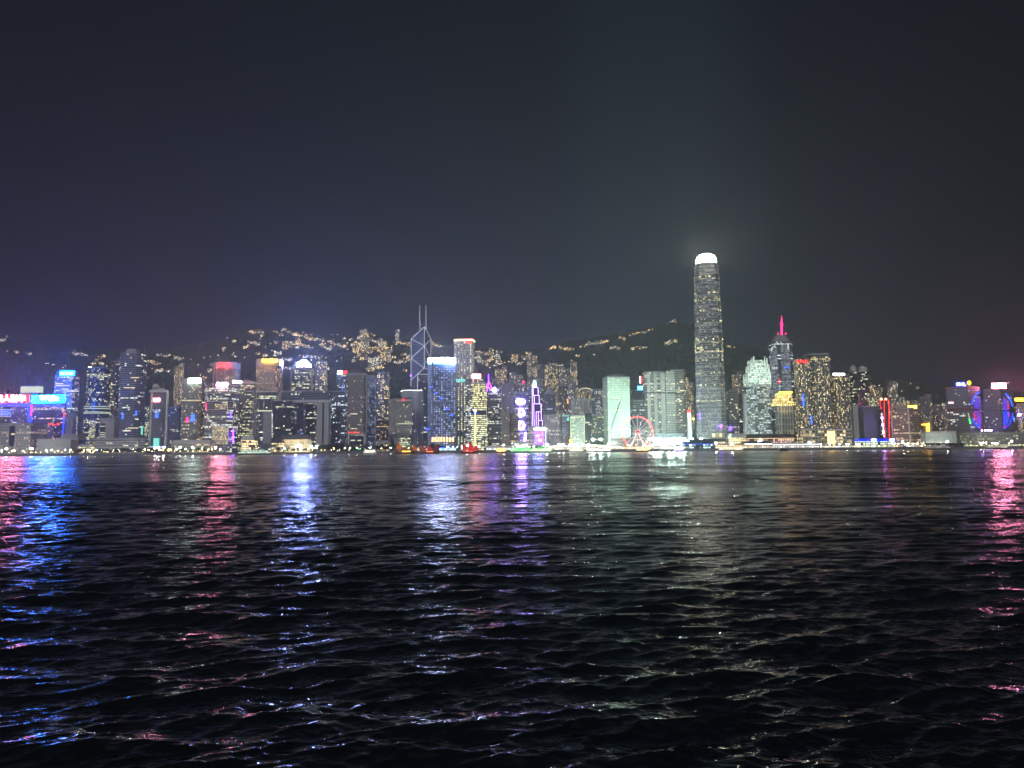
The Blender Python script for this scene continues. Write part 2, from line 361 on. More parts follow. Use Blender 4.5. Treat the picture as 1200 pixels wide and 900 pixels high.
# ridge height as a function of X at Y = 3200
rx = np.array([W(p, q, YR)[0] for p, q in RP]); rz = np.array([W(p, q, YR)[2] for p, q in RP])
def terr(X, Y):
    X = np.asarray(X, float); Y = np.asarray(Y, float)
    H = np.interp(X*YR/np.maximum(Y, 1), rx, rz)
    t = np.clip((Y-1780)/(YR-1780), 0, 1); back = np.clip(1-(Y-YR)/2600, 0, 1)
    z = H*t**1.25*back**.8+hash_noise(X, Y)*14*t*(1-t)*3.2*back
    return z+G
def make_hills():
    NX, NY = 420, 110
    ys = np.concatenate([np.linspace(1780, 3300, 80), np.linspace(3330, 5800, 30)])
    s = np.linspace(-1, 1, NX); Yg = np.repeat(ys[:, None], NX, 1); Xg = s[None]*(.95*Yg)
    Z = terr(Xg, Yg)+np.sin(Xg*.21+Yg*.13)*1.2+rng.normal(0, 2.4, Xg.shape)*(Yg > 1900)
    co = np.stack([Xg, Yg, Z], -1).reshape(-1, 3).tolist(); fs = []
    for i in range(NY-1):
        for j in range(NX-1):
            a = i*NX+j; fs.append((a, a+1, a+NX+1, a+NX))
    me = bpy.data.meshes.new('hills'); me.from_pydata(co, [], fs); me.update()
    o = bpy.data.objects.new('hills', me); COL.objects.link(o); struct(o)
    m, nt, b = newmat('hill_forest'); t = nd(nt, 'ShaderNodeTexCoord'); n = nd(nt, 'ShaderNodeTexNoise'); n.inputs['Scale'].default_value = .03; n.inputs['Detail'].default_value = 8
    nt.links.new(t.outputs['Object'], n.inputs['Vector']); nt.links.new(vsc(nt, (.10, .12, .09), mth(nt, 'ADD', .3, mth(nt, 'MULTIPLY', n.outputs[0], 1.2))), b.inputs['Base Color'])
    b.inputs['Roughness'].default_value = .95; b.inputs['Specular IOR Level'].default_value = .1
    me.materials.append(m)
make_hills()
def on_hill(px, py):
    d = ray(px, py)
    Ys = np.arange(1800, 3400, 6.); X = d[0]/d[1]*Ys; Z = CAM_H+d[2]/d[1]*Ys
    h = terr(X, Ys); k = np.where(Z <= h)[0]
    if len(k) == 0: return None
    k = k[0]; return X[k], Ys[k], h[k]

# ------------------------------------------------------------------ building builder
def fpoly(kind, asp, yaw, n=3):
    if kind == 'rect': p = [(-.5, -.5*asp), (.5, -.5*asp), (.5, .5*asp), (-.5, .5*asp)]
    elif kind == 'cham':
        c = .14; h = .5*asp; p = [(-.5+c, -h), (.5-c, -h), (.5, -h+c), (.5, h-c), (.5-c, h), (-.5+c, h), (-.5, h-c), (-.5, -h+c)]
    elif kind == 'oct': p = [(.5*math.cos(a), .5*asp*math.sin(a)) for a in [-PI*5/8+i*PI/4 for i in range(8)]]
    elif kind == 'round': p = [(.5*math.cos(a), .5*asp*math.sin(a)) for a in [-PI/2+i*PI/10 for i in range(20)]]
    elif kind == 'bow':     # curved front, flat back
        p = [(-.5+i/10, -.5*asp+.16*(1-(1-(2*i/10-1)**2))-.0) for i in range(11)]+[(.5, .5*asp), (-.5, .5*asp)]
    elif kind == 'ribs':    # projecting bays
        p = []; h = .5*asp; d = .045; m = n*2+1
        for i in range(m):
            y = -h if i % 2 == 0 else -h+d
            p += [(-.5+i/m, y), (-.5+(i+1)/m, y)]
        p += [(.5, h), (-.5, h)]
    elif kind == 'cross':
        a = .18; h = .5*asp; p = [(-a, -h), (a, -h), (a, -h*.55), (.5, -h*.55), (.5, h*.55), (a, h*.55), (a, h), (-a, h), (-a, h*.55), (-.5, h*.55), (-.5, -h*.55), (-a, -h*.55)]
    c, s_ = math.cos(math.radians(yaw)), math.sin(math.radians(yaw))
    return [(x*c-y*s_, x*s_+y*c) for x, y in p]
def fit(kind, asp, yaw, x0, x1, Y, z, n=3):
    P0 = fpoly(kind, asp, yaw, n); S = (x1-x0)*Y/FPX; X = W((x0+x1)/2, 500, Y)[0]; mny = min(p[1] for p in P0)
    for _ in range(12):
        q = [PX(X+px*S, Y+(py-mny)*S, z)[0] for px, py in P0]
        w = max(q)-min(q); S *= (x1-x0)/w; q = [PX(X+px*S, Y+(py-mny)*S, z)[0] for px, py in P0]
        X += ((x0+x1)/2-(max(q)+min(q))/2)*Y/FPX
    return X, S, [(X+px*S, Y+(py-mny)*S) for px, py in P0]
def corner_poly(xl, xc, xr, Y, th):
    th = math.radians(th)+math.atan2(xc-600, FPX); C = W(xc, 500, Y)[:2]; tl = W(xl, 500, Y)[0]/Y; tr = W(xr, 500, Y)[0]/Y
    c, s_ = math.cos(th), math.sin(th)
    la = (C[0]-tl*Y)/(c+tl*s_); lb = (tr*Y-C[0])/(s_-tr*c)
    L = (C[0]-la*c, Y+la*s_); R = (C[0]+lb*s_, Y+lb*c); Bk = (L[0]+R[0]-C[0], L[1]+R[1]-C[1])
    return [L, C, R, Bk]
class Bd: pass
def shrink(poly, f):
    cx = sum(p[0] for p in poly)/len(poly); cyy = sum(p[1] for p in poly)/len(poly)
    return [(cx+(p[0]-cx)*f, cyy+(p[1]-cyy)*f) for p in poly]
def tower(label, x0, x1, yt, Y, mat, fp='rect', asp=.8, yaw=0, name='office_tower', cat='tower', group=None, plant=True, n=3, poly=None, z0=G, parapet=True, extra=None, body='facade', ledge=0, taper=1., podium=None):
    B = Bd(); zm = W((x0+x1)/2, yt, Y)[2]
    if poly is None: X, S, poly = fit(fp, asp, yaw, x0, x1, Y, (zm+G)/2, n)
    cx = sum(p[0] for p in poly)/len(poly); cyy = sum(p[1] for p in poly)/len(poly)
    ztop = W((x0+x1)/2, yt, Y)[2]
    B.poly = poly; B.z = ztop; B.Y = min(p[1] for p in poly); B.cx = cx; B.cy = cyy; B.w = max(p[0] for p in poly)-min(p[0] for p in poly)
    B.root = thing(name, label, cat, (cx, cyy, z0), group)
    m = MB(); m.prism(poly, z0, ztop, top=shrink(poly, taper) if taper != 1 else None); B.body = m.build(body, [mat, P['roof']], B.root)
    tp = shrink(poly, taper)
    if parapet:
        o_, i_ = shrink(tp, 1.02), shrink(tp, .93); k = MB(); nn = len(tp); za, zb = ztop+.02, ztop+2.2
        for i in range(nn):
            j = (i+1) % nn
            for (a, b2, fl) in ((o_, None, 0), (i_, None, 1)):
                f = [(a[i][0], a[i][1], za), (a[j][0], a[j][1], za), (a[j][0], a[j][1], zb), (a[i][0], a[i][1], zb)]
                k.face(f if not fl else f[::-1])
            for z, rv in ((zb, 0), (za, 1)):
                f = [(o_[i][0], o_[i][1], z), (o_[j][0], o_[j][1], z), (i_[j][0], i_[j][1], z), (i_[i][0], i_[i][1], z)]
                k.face(f if not rv else f[::-1])
        k.build('parapet', P['concrete'], B.root)
    if plant:
        r = random.Random(int(x0*7+yt)); k = MB(); w = B.w*r.uniform(.25, .4); ox = B.w*r.uniform(-.12, .12); dd = (max(p[1] for p in poly)-B.Y)
        k.box((cx+ox-w/2, cyy-dd*.2, ztop+.03), (cx+ox+w/2, cyy+dd*.2, ztop+r.uniform(3.5, 7)))
        k.build('plant_room', P['roof'], B.root)
        k = MB(); k.box((cx+ox+w*.6, cyy-dd*.12, ztop+.03), (cx+ox+w*.6+w*.35, cyy+dd*.1, ztop+r.uniform(2, 4))); k.build('water_tank', P['concrete'], B.root)
    if ledge:
        k = MB(); z = z0+ledge
        while z < ztop-2:
            q = shrink(poly, 1.012); k.prism(q, z, z+.7, mi=0, roof=0); z += ledge
        k.build('floor_ledges', P['concrete'], B.root)
    if podium:
        pz = W(x0, podium, Y)[2]; k = MB(); q = shrink(poly, 1.18); k.prism([(a, b-2) for a, b in q], z0, pz); k.build('podium', [fac('grey', lit=.3), P['roof']], B.root)
    return B
def sign(B, x0, x1, y0, y1, mat, text=None, tmat=None, name='rooftop_sign', dy=2., thick=1.6, frame=True, tbox=None, label=None, Yp=None):
    Y = (B.Y if Yp is None else Yp)-dy; a = W(x0, y1, Y); c = W(x1, y0, Y)
    k = MB(); k.box((a[0], Y, a[2]), (c[0], Y+thick, c[2])); o = k.build(name, mat, B.root)
    if label: o['label'] = label
    if frame:
        for f in (.15, .5, .85):
            X = a[0]+(c[0]-a[0])*f; k = MB(); k.box((X-.3, Y+thick+.01, a[2]-1.5), (X+.3, Y+thick+1.2, c[2]-.3)); k.build('frame_post', P['darkm'], o)
    if text:
        tb = tbox or (.06, .94, .15, .85); w = c[0]-a[0]; h = c[2]-a[2]
        text_mesh('lettering', text, a[0]+w*tb[0], a[0]+w*tb[1], a[2]+h*tb[2], a[2]+h*tb[3], Y-.05, tmat, o)
    return o
def letters(B, text, x0, x1, y0, y1, mat, dy=1.0, Yp=None, name='sign_lettering', depth=1.):
    Y = (B.Y if Yp is None else Yp)-dy; a = W(x0, y1, Y); c = W(x1, y0, Y)
    return text_mesh(name, text, a[0], c[0], a[2], c[2], Y, mat, B.root, depth)
def line(B, pts, mat, r=.8, dy=1., name='light_strip', Yp=None):
    Y = (B.Y if Yp is None else Yp)-dy; k = MB(); k.tube([W(p[0], p[1], Y) for p in pts], r, 6); return k.build(name, mat, B.root)
def panel(B, x0, x1, y0, y1, mat, name='wall_panel', dy=.6, thick=.5, Yp=None):
    Y = (B.Y if Yp is None else Yp)-dy; a = W(x0, y1, Y); c = W(x1, y0, Y); k = MB()
    k.prism([(a[0], Y), (c[0], Y), (c[0], Y+thick), (a[0], Y+thick)], a[2], c[2], roof=0); return k.build(name, mat, B.root)
def spot(name, loc, target, power, color, ang=60, B=None, size=2.):
    l = bpy.data.lights.new(name, 'SPOT'); l.energy = power; l.color = color; l.spot_size = math.radians(ang); l.spot_blend = .7; l.shadow_soft_size = size
    o = bpy.data.objects.new(name, l); COL.objects.link(o); o.location = loc
    o.rotation_euler = (Vector(target)-Vector(loc)).to_track_quat('-Z', 'Y').to_euler()
    if B is not None: o.parent = B.root; o.location = Vector(loc)-B.root.location
    return o

# ================================================================== BUILDINGS, left to right (pixel extents of the photo give place and size)
# ---- far left: two wide slabs outlined in blue light with sign boards on the roof
B = tower('wide dark slab at left edge outlined in blue under a red Chinese sign', -62, 35.5, 472, 1560, fac('slate', wall=(.20, .17, .24), lit=.14, rows=.03), 'rect', .5)
s = sign(B, -34, 34.6, 462.5, 471.5, E_['redd'], '中国人新年', E_['redw'], tbox=(.30, .93, .03, .97))
line(B, [(-40, 475), (33.5, 475.6), (33.5, 494.5)], E_['bluedim'], 1.7)
line(B, [(-40, 473.2), (34.8, 473.8), (34.8, 494.5)], E_['bluedim'], 1.2)
for i in range(9): line(B, [(-2+i*1.7, 479+(i % 3)*.6), (-2+i*1.7, 488-(i % 2)*1.5)], E_['bluel'], .45, name='vertical_led_bar')
for i in range(5): line(B, [(-3, 480+i*2), (13-i % 2*3, 480+i*2)], E_['white2'], .4, name='horizontal_led_bar')
B = tower('wide office slab topped by a bright cyan billboard, right of the red Chinese sign', 36.3, 76.3, 473, 1570, fac('slate', wall=(.20, .17, .22), lit=.09, rows=.06, colB=PNK), 'rect', .8)
s = sign(B, 36.6, 75.8, 463, 472, E_['cyan'], 'YPLJia', E_['whites'], tbox=(.24, .82, .16, .9))
line(B, [(36.8, 474.3), (36.5, 487.5)], E_['pink'], 1.2); line(B, [(36.5, 487.8), (36.3, 494.8)], E_['bluedim'], 1.2)
line(B, [(42, 475.6), (74.8, 476.2)], E_['bluedim'], 1.)
line(B, [(75.2, 482.8), (75., 488.8)], E_['redd'], 1.1); line(B, [(75., 489), (73.6, 508.5)], E_['bluedim'], 1.1)
for i, x in enumerate((58, 63, 68)): panel(B, x-1.5, x+1.5, 496+(i % 2), 497.5+(i % 2), E_['redd'], 'red_lit_window')
for i in range(8): panel(B, 40+i*4.4, 42.2+i*4.4, 477.9, 478.8, E_['wins'], 'lit_window', dy=.9)
B = tower('low building behind the cyan billboard with a pale green lit curved roof band', 22, 52, 461, 1750, fac('dark'), 'rect', .6, plant=False, name='office_building', cat='building')
k = MB(); a = W(24, 457.4, 1748); c = W(46.5, 452.6, 1748)
k.prism([(a[0], 1748), (c[0], 1748), (c[0], 1762), (a[0], 1762)], W(30, 461, 1748)[2]+2.3, c[2], roof=0); k.build('lit_roof_band', E_['gdim'], B.root)
# sloped-roof tower with small cyan sign
B = tower('dark blue office tower with a small cyan rooftop sign in the upper left cluster', 62, 91.5, 441, 1640, fac('blue', lit=.14, rows=.12, colB=YEL), 'rect', .7, plant=False)
m = MB(); p_ = B.poly; m.prism(p_, B.z+.02, W(77, 433.5, 1640)[2], top=[(B.cx+(x-B.cx)*.72, y) for x, y in p_], mi=0); m.build('tapered_crown', [fac('blue', lit=0, rows=0), P['roof']], B.root)
sign(B, 69, 88, 434.2, 440.8, E_['bluedim'], frame=False, dy=1.2); sign(B, 69.8, 87.3, 434.9, 440.2, E_['cyan'], '銀行大廈', E_['cyanw'], frame=False, dy=2.2, thick=.8, name='sign_face')
for x0, x1, y in ((65, 74, 449.5), (65, 82, 451.7), (79, 91, 458.3), (72, 79, 456)): panel(B, x0, x1, y-.6, y+.7, E_['wins'], 'lit_window_row')
B = tower('small grey building with vertical stripes right of the cyan billboard slab', 76.5, 88.5, 485, 1540, fac('white', lit=.0, rows=0, bay=4.2, fw=.5, fh=.95), 'ribs', .8, n=4, name='office_building', cat='building', plant=False)
# waterfront low buildings at left
B = tower('pale low building at left edge with a dark central panel and small orange lit windows', -40, 55, 497, 1420, fac('white', wall=(.42, .42, .42), lit=.22, fw=.4, fh=.5, bay=5., floor=5.5, colB=ORG, cluster=.7), 'rect', .4, name='barracks_building', cat='building', plant=False)
panel(B, 10, 17.4, 499, 523, P['navy'], 'dark_glass_panel'); panel(B, 13, 17, 507.8, 509.6, E_['wins'], 'lit_window', dy=.9)
B = tower('grey windowless low block with two levels beside the pale barracks building', 43, 92, 515.5, 1400, paint('grey_render', (.36, .36, .35)), 'rect', .4, name='low_building', cat='building', plant=False)
k = MB(); a = W(71, 515.5, 1402); c = W(91, 508.6, 1402); k.box((a[0], 1402, a[2]), (c[0], 1430, c[2])); k.build('upper_level', paint('grey_render_dark', (.22, .22, .22)), B.root)
# tower with round lit ring
B = tower('dark curved office tower with a glowing ring of floors halfway up at left', 99.5, 128, 431, 1700, fac('dark', lit=.17, rows=.07, colA=GRN, colB=YEL), 'round', .9)
k = MB(); q = shrink(B.poly, 1.10)
for y in (476.2, 478.6, 482.8, 484.2): z = W(112, y, 1690)[2]; k.prism(q, z, z+1.5, roof=0)
k.build('lit_ring', E_['gdim'], B.root)
k = MB(); k.prism(shrink(B.poly, 1.07), G, W(112, 476, 1690)[2]); k.build('wide_base', [fac('dark', lit=.06), P['roof']], B.root)
line(B, [(104, 430), (107, 430)], E_['white'], 1.); 
B = tower('narrow slab glowing with pale green windows at the foot of the curved tower', 103.5, 111.5, 493, 1600, fac('green', lit=.9, rows=.9, strength=1.0, fw=.85, fh=.6), 'rect', .7, name='stair_tower', plant=False)
B = tower('pale square block with an open slatted corner near the left waterfront', 116, 140, 491, 1500, paint('pale_block', (.42, .41, .40)), 'rect', .7, name='low_building', cat='building')
panel(B, 117, 123.5, 496, 515, P['navy'], 'window_strip')
for y in (499, 506.5, 509, 511.5): panel(B, 117.3, 123.2, y, y+.9, E_['gdim'], 'lit_floor', dy=.9)
B = tower('long pale podium with dark window bands behind the waterfront trees at left', 105, 170, 514.5, 1440, fac('white', wall=(.5, .5, .48), lit=.06, floor=5.5, fh=.3, fw=1.), 'rect', .3, name='podium_building', cat='building', plant=False)
B = tower('slim dark tower between the curved tower and the banded tower', 127.5, 141, 424, 1800, fac('dark', lit=.1, rows=.05), 'rect', .8)
# banded tower
B = tower('tall grey tower with horizontal bands and a stepped roof crown left of the hotel cluster', 138.5, 170.5, 414.5, 1620, fac('band', lit=.05, rows=.05, colA=YEL, colB=COOL), 'cham', .85, ledge=8.8, plant=False)
k = MB(); a = W(147, 414.5, 1635); c = W(160.5, 408.5, 1635); q = [(a[0], 1632), (c[0], 1632), (c[0], 1655), (a[0], 1655)]; k.prism(q, B.z+.05, c[2], top=shrink(q, .7)); k.build('crown', [P['concrete'], P['roof']], B.root)
k = MB(); k.tube([W(169.5, 415, 1640), W(169.3, 403.5, 1640)], .5, 6); k.build('antenna', P['steel'], B.root)
for x, y0, y1 in ((143.8, 484, 491), (159.5, 481.5, 487)): panel(B, x-1, x+1, y0, y1, E_['bluel'], 'blue_display')
panel(B, 165, 167.5, 499, 509.5, E_['teal'], 'green_display')
for x0, x1, y in ((153, 163, 442.5), (145, 158, 454.2), (150, 162, 501.5)): panel(B, x0, x1, y-.5, y+.6, E_['wins'], 'lit_window_row')
B = tower('short dark building lit pale yellow between banded tower and twin-rib tower', 168, 176, 478, 1700, fac('green', lit=.25), 'rect', .8, name='office_building', cat='building')
# slim tower with two white ribs
B = tower('slim tower framed by two pale vertical ribs with a small red sign', 175, 196, 457.5, 1480, fac('blue', lit=.05, rows=.02, wall=(.20, .22, .26)), 'rect', .9, plant=False)
for x0, x1 in ((174.3, 178.6), (192.6, 196.8)): panel(B, x0, x1, 458.5, 523, P['pale'], 'vertical_rib', dy=3., thick=4.)
panel(B, 174.4, 196.6, 457.2, 459.6, P['pale'], 'roof_beam', dy=3.2, thick=3.)
spot('rib_floodlight', W(198, 452, 1440), W(195, 460, 1477), 16000, (.95, .97, 1.), 70, B)
k = MB(); k.ball(W(183, 453.5, 1492), 6.5, 10, 5, z0=-.2); k.prism([W(x, 457, 1492)[:2] for x in (178.5, 189.5)]+[(W(x, 457, 1492)[0], 1504) for x in (189.5, 178.5)], B.z, B.z+6); k.build('radar_dome', P['pale'], B.root)
sign(B, 180, 187, 466.6, 470.6, emis('white_red_sign', (22, 6.5, 8)), frame=False, name='red_sign'); panel(B, 181.5, 185.5, 484.5, 489.5, E_['bluel'], 'blue_emblem'); panel(B, 179.5, 186.5, 513.5, 523, E_['teal'], 'lit_lobby')
# apartment towers behind
for (x0, x1, y, Y, mi) in ((202.5, 208, 430, 2150, 0), (208, 214, 426, 2160, 3)):
    tower('narrow apartment tower with yellow lit windows %s' % ('behind the slim ribbed tower' if x0 < 205 else 'rising left of the green signed office block'), x0, x1, y, Y, RES[mi], 'cross', 1., name='apartment_tower', cat='apartment tower', plant=True)
B = tower('low dark block under the narrow apartment towers', 197, 213, 478, 1800, fac('dark', lit=.04), 'rect', .6, name='office_building', cat='building')
# Admiralty cluster
B = tower('grey rounded office tower crowned by a glowing white and green sign', 212, 236, 444.5, 1520, fac('grey', lit=.10, rows=.05, fw=.75, wall=(.36, .36, .34)), 'cham', .85)
sign(B, 220.5, 235, 443.2, 449, E_['greenw']); line(B, [(213, 469.3), (236, 469.3)], E_['wins'], .7); panel(B, 223.5, 228, 485.5, 494, E_['bluel'], 'blue_display'); panel(B, 218, 220.5, 489, 495, E_['pink'], 'pink_display').scale = (1, 1, 1)
B = tower('narrow dark annex with warm lit balconies right of the green signed tower', 234.5, 241, 449, 1560, fac('dark', lit=.3, colA=WARM, colB=YEL), 'rect', 1.)
B = tower('beige oval hotel tower with red lettering near its top', 248, 280.5, 425, 1680, fac('beige', wall=(.40, .37, .33), lit=.16, fw=.5, bay=4., floor=3.5), 'bow', .6, plant=False)
k = MB(); q = [(x, y-.8) for x, y in shrink(B.poly, 1.012)]; k.prism(q, W(264, 431.5, B.Y)[2], W(264, 424, B.Y)[2], roof=0); k.build('blank_crown', P['pale'], B.root)
letters(B, 'CONRAD', 254.5, 269.5, 425.8, 430.3, emis('red_letters', (28, .3, .35)), dy=3.5)
for x in (249.5, 253.6, 262.6, 277): panel(B, x-.5, x+.5, 431, 470, P['pale'], 'pilaster', dy=2., thick=5)
B = tower('broad banded tower under a red and white sign with golden atrium below', 239.5, 279, 452, 1470, fac('slate', lit=.08, rows=.10, floor=4.2, fh=.6, fw=.9, colA=YEL, colB=COOL, wall=(.28, .28, .30)), 'cham', .8, plant=False)
k = MB()
for y in (461, 470.8, 480.5, 490, 499.5, 509, 517): 
    z = W(259, y, B.Y)[2]; k.prism(shrink(B.poly, 1.03), z, z+1.8, roof=0)
k.build('floor_ledges', P['pale'], B.root)
sign(B, 254, 266.5, 448.2, 452.4, E_['redw']); sign(B, 272.3, 275.6, 445.5, 449, E_['white'], name='square_sign'); sign(B, 276.2, 283, 446.5, 448.6, E_['greenw'], name='bar_sign', frame=False)
panel(B, 251.5, 267, 473, 479, fac('beige', lit=.8, rows=.5, fw=.7), 'golden_window_band'); panel(B, 248.5, 268, 500, 521, fac('beige', lit=.65, rows=.4, bay=2.2, floor=3., strength=1.5), 'golden_atrium')
line(B, [(273.4, 504), (273.4, 518)], E_['purple'], .9); line(B, [(270.5, 483), (270.5, 490)], E_['lilac'], 1.); line(B, [(241.5, 472), (241.5, 480)], E_['pink'], .7)
B = tower('dark green-lit office slab right of the golden atrium tower', 279.5, 298, 447, 1560, fac('green', lit=.14, rows=.12), 'rect', .8)
line(B, [(280, 458.4), (297.5, 458.8)], P['pale'], 1.2, name='cornice'); panel(B, 280, 297.5, 447.3, 449.5, P['pale'], 'top_fascia')
for i in range(3): line(B, [(296+i*1.2, 459), (296+i*1.2, 520)], P['pale'], .5, name='pilaster')
# hotel with golden letters
B = tower('round-fronted beige hotel tower with glowing golden letters on a blank crown', 299, 331, 421, 1600, fac('beige', wall=(.42, .39, .33), lit=.38, bay=2.8, floor=3.1, strength=.9, colB=ORG), 'bow', .7, plant=False, body='facade')
k = MB(); k.prism([(x, y-.8) for x, y in shrink(B.poly, 1.01)], W(315, 428, B.Y)[2], W(315, 420.2, B.Y)[2], roof=0); k.build('blank_crown', P['pale'], B.root)
letters(B, 'SHANGRI-LA', 307, 326, 420.6, 424.6, E_['gold'], dy=6.5)
panel(B, 322, 330, 429, 453, fac('beige', wall=(.10, .09, .09), lit=.55, colA=ORG, colB=WARM, bay=2.4, floor=5.5, fh=.8), 'balcony_column', dy=1.5)
B2 = tower('grey lower shaft with white piers standing before the round-fronted hotel', 299.5, 325, 459, 1500, fac('dark', lit=.05), 'rect', .7)
for x in (300, 302.6, 308.8, 318, 323): panel(B2, x-.5, x+.5, 459, 520, P['concrete'], 'pier', dy=1.4, thick=1.4)
panel(B2, 299.6, 324.8, 457.8, 459.8, P['pale'], 'top_fascia'); panel(B2, 308, 318, 482.5, 520, paint('concrete_core', (.26, .27, .27)), 'blank_core', dy=2)
panel(B2, 301.5, 319, 480.6, 482.2, E_['gdim'], 'lit_floor', dy=2.4)
for i in range(10): panel(B2, 318.4, 319.3, 484+i*3, 485.6+i*3, E_['white2'], 'stair_window', dy=2.4)
# tower with domed light
B = tower('square tower with grey frame and a glowing white and violet pyramid light on its roof', 340, 367.5, 431, 1640, fac('green', lit=.14, rows=.14, wall=(.14, .15, .18), floor=4.4), 'rect', .8, plant=False)
panel(B, 340, 342.4, 431, 458, P['concrete'], 'frame_column', dy=2, thick=2); panel(B, 364, 367.4, 431, 458, P['concrete'], 'frame_column', dy=2, thick=2); panel(B, 340, 367.4, 430.6, 433, P['concrete'], 'frame_beam', dy=2.1, thick=2)
k = MB(); a = W(347.5, 429, B.Y); c = W(361.2, 429, B.Y); zt = W(354, 421.5, B.Y)[2]; q = [(a[0], B.Y), (c[0], B.Y), (c[0], B.Y+24), (a[0], B.Y+24)]
zm_ = W(354, 426.5, B.Y)[2]; k.prism(q, a[2]-1, zm_, roof=0); k.prism(q, zm_+.01, zt, top=shrink(q, .35), roof=0); k.build('pyramid_light', emis('pyramid_glow', (80, 105, 300)), B.root)
line(B, [(349, 430), (360, 430)], E_['lilac'], 1.2); line(B, [(351, 423.6), (357, 423.6)], E_['cyan'], .8, dy=2)
tower('apartment tower with stacked yellow windows right of the violet pyramid roof tower', 369, 383, 424, 1950, fac('resid', lit=.45, bay=4, floor=4, strength=2.6), 'cross', .9, name='apartment_tower', cat='apartment tower')
# government complex
B = tower('long grey office slab with dark rows forming the top of the open gateway building', 329, 389, 459, 1520, fac('slate', lit=.05, rows=.03, floor=5), 'rect', .35, z0=W(350, 471, 1520)[2], plant=False, name='bridge_block', cat='building')
Bg = tower('gateway-shaped government building with a pale beam and thick right leg over a dark opening', 371, 387.5, 470, 1490, paint('pale_leg', (.40, .40, .40)), 'rect', .9, plant=False, name='gateway_building', cat='building')
panel(Bg, 331, 388, 468.4, 471.8, paint('pale_beam', (.5, .5, .49)), 'top_beam', dy=1.5, thick=14)
panel(Bg, 377, 380, 472, 520, P['navy'], 'dark_recess'); 
for x in (372.5, 385, 387): line(Bg, [(x, 472), (x, 520)], P['pale'], .6, name='edge_fin')
B = tower('black glass block with a few lit windows left of the gateway opening', 320, 345, 470, 1480, fac('dark', wall=(.03, .035, .05), lit=.03, rows=.02), 'rect', .8, plant=False, name='office_block', cat='building')
B = tower('blue-grey glass wing standing inside the gateway opening', 344, 357.5, 473, 1540, fac('blue', lit=.08, rows=.05, wall=(.22, .24, .28)), 'rect', .6, plant=False, name='glass_wing', cat='building')
B = tower('darker glass wing right behind the gateway opening', 357, 371, 473, 1560, fac('dark', lit=.05), 'rect', .6, plant=False, name='glass_wing', cat='building')
B = tower('blue-grey office block with scattered white windows left of the tall grid tower', 387, 407, 459, 1530, fac('blue', lit=.10, wall=(.20, .21, .25), colB=COOL), 'rect', .8)
B = tower('narrow dark tower with a small white and red rooftop sign behind the tall grid tower', 393.5, 407, 438.5, 1700, fac('dark', lit=.14), 'rect', .8, plant=False)
sign(B, 395.5, 400.8, 434.6, 437.8, E_['greenw'], name='white_sign'); sign(B, 401.5, 406.8, 434.4, 437.8, E_['red'], name='red_sign'); line(B, [(401.2, 451), (401.2, 458)], E_['bluel'], .8)
B = tower('tall brownish grid-fronted tower with a square arch at its base', 407, 429.5, 438, 1470, fac('grey', wall=(.27, .24, .22), glass=(.10, .09, .09), lit=.06, rows=.02, bay=3., fw=.6), 'rect', .8, plant=False)
panel(B, 411, 426, 431.6, 437.6, P['darkm'], 'roof_plant', dy=-6, thick=20); panel(B, 407, 429.5, 437.6, 440, P['concrete'], 'top_beam', dy=1); line(B, [(408, 471.3), (429, 471.3)], P['pale'], .7, name='string_course')
panel(B, 428.2, 430.6, 438, 520, P['concrete'], 'corner_pier', dy=1); panel(B, 407.5, 427, 508, 510.4, P['pale'], 'arch_beam', dy=1.6); panel(B, 407.5, 409.5, 510, 521, P['pale'], 'arch_leg', dy=1.6); panel(B, 426, 428, 510, 521, P['pale'], 'arch_leg', dy=1.6)
panel(B, 409.6, 426, 510.6, 521, P['navy'], 'lobby_glass', dy=.8); line(B, [(408, 506.8), (421, 506.8)], E_['redd'], .5); panel(B, 411, 416, 515.4, 516.8, E_['gdim'], 'lobby_light', dy=1.2); panel(B, 419, 423, 515.4, 516.8, E_['gdim'], 'lobby_light', dy=1.2)
B = tower('narrow pale blue glass strip tower beside the tall grid tower', 430.5, 441, 441, 1540, fac('blue', lit=.5, wall=(.35, .40, .52), glass=(.14, .17, .26), strength=.45, colA=COOL, colB=(.45, .55, 1.)), 'rect', .8)
B = tower('dark apartment tower with bright yellow windows right of the pale blue strip tower', 441.5, 457, 437, 1850, fac('resid', lit=.45, bay=4.5, floor=4, strength=2.2), 'cross', .9, name='apartment_tower', cat='apartment tower')
B = tower('row of low buildings with orange lights under the yellow-windowed apartment tower', 441, 456, 493, 1600, fac('beige', lit=.2, colA=ORG, wall=(.15, .14, .13)), 'rect', .7, name='low_building', cat='building')
# garrison building with inverted base
B = tower('grey concrete tower on a narrowed neck with a red star light on its front', 455.5, 482.8, 468, 1420, fac('white', wall=(.34, .33, .31), lit=.10, rows=.03, fh=.5, bay=3.6), poly=corner_poly(455.5, 462.5, 482.8, 1420, 71), z0=W(470, 508, 1420)[2], plant=False)
k = MB(); q = shrink(B.poly, .55); k.prism(q, G, W(470, 514, 1420)[2], mi=0); k.prism(q, W(470, 514, 1420)[2], W(470, 508, 1420)[2], top=shrink(B.poly, .98)); k.build('narrow_neck', [P['concrete'], P['roof']], B.root)
panel(B, 462.8, 482, 468.2, 470.4, P['pale'], 'top_beam', dy=-1, thick=4)
k = MB(); c = W(473, 468.3, B.Y-3); st = []
for i in range(10): r = 3.4 if i % 2 == 0 else 1.5; st.append((c[0]+r*math.sin(i*PI/5), c[2]+r*math.cos(i*PI/5)))
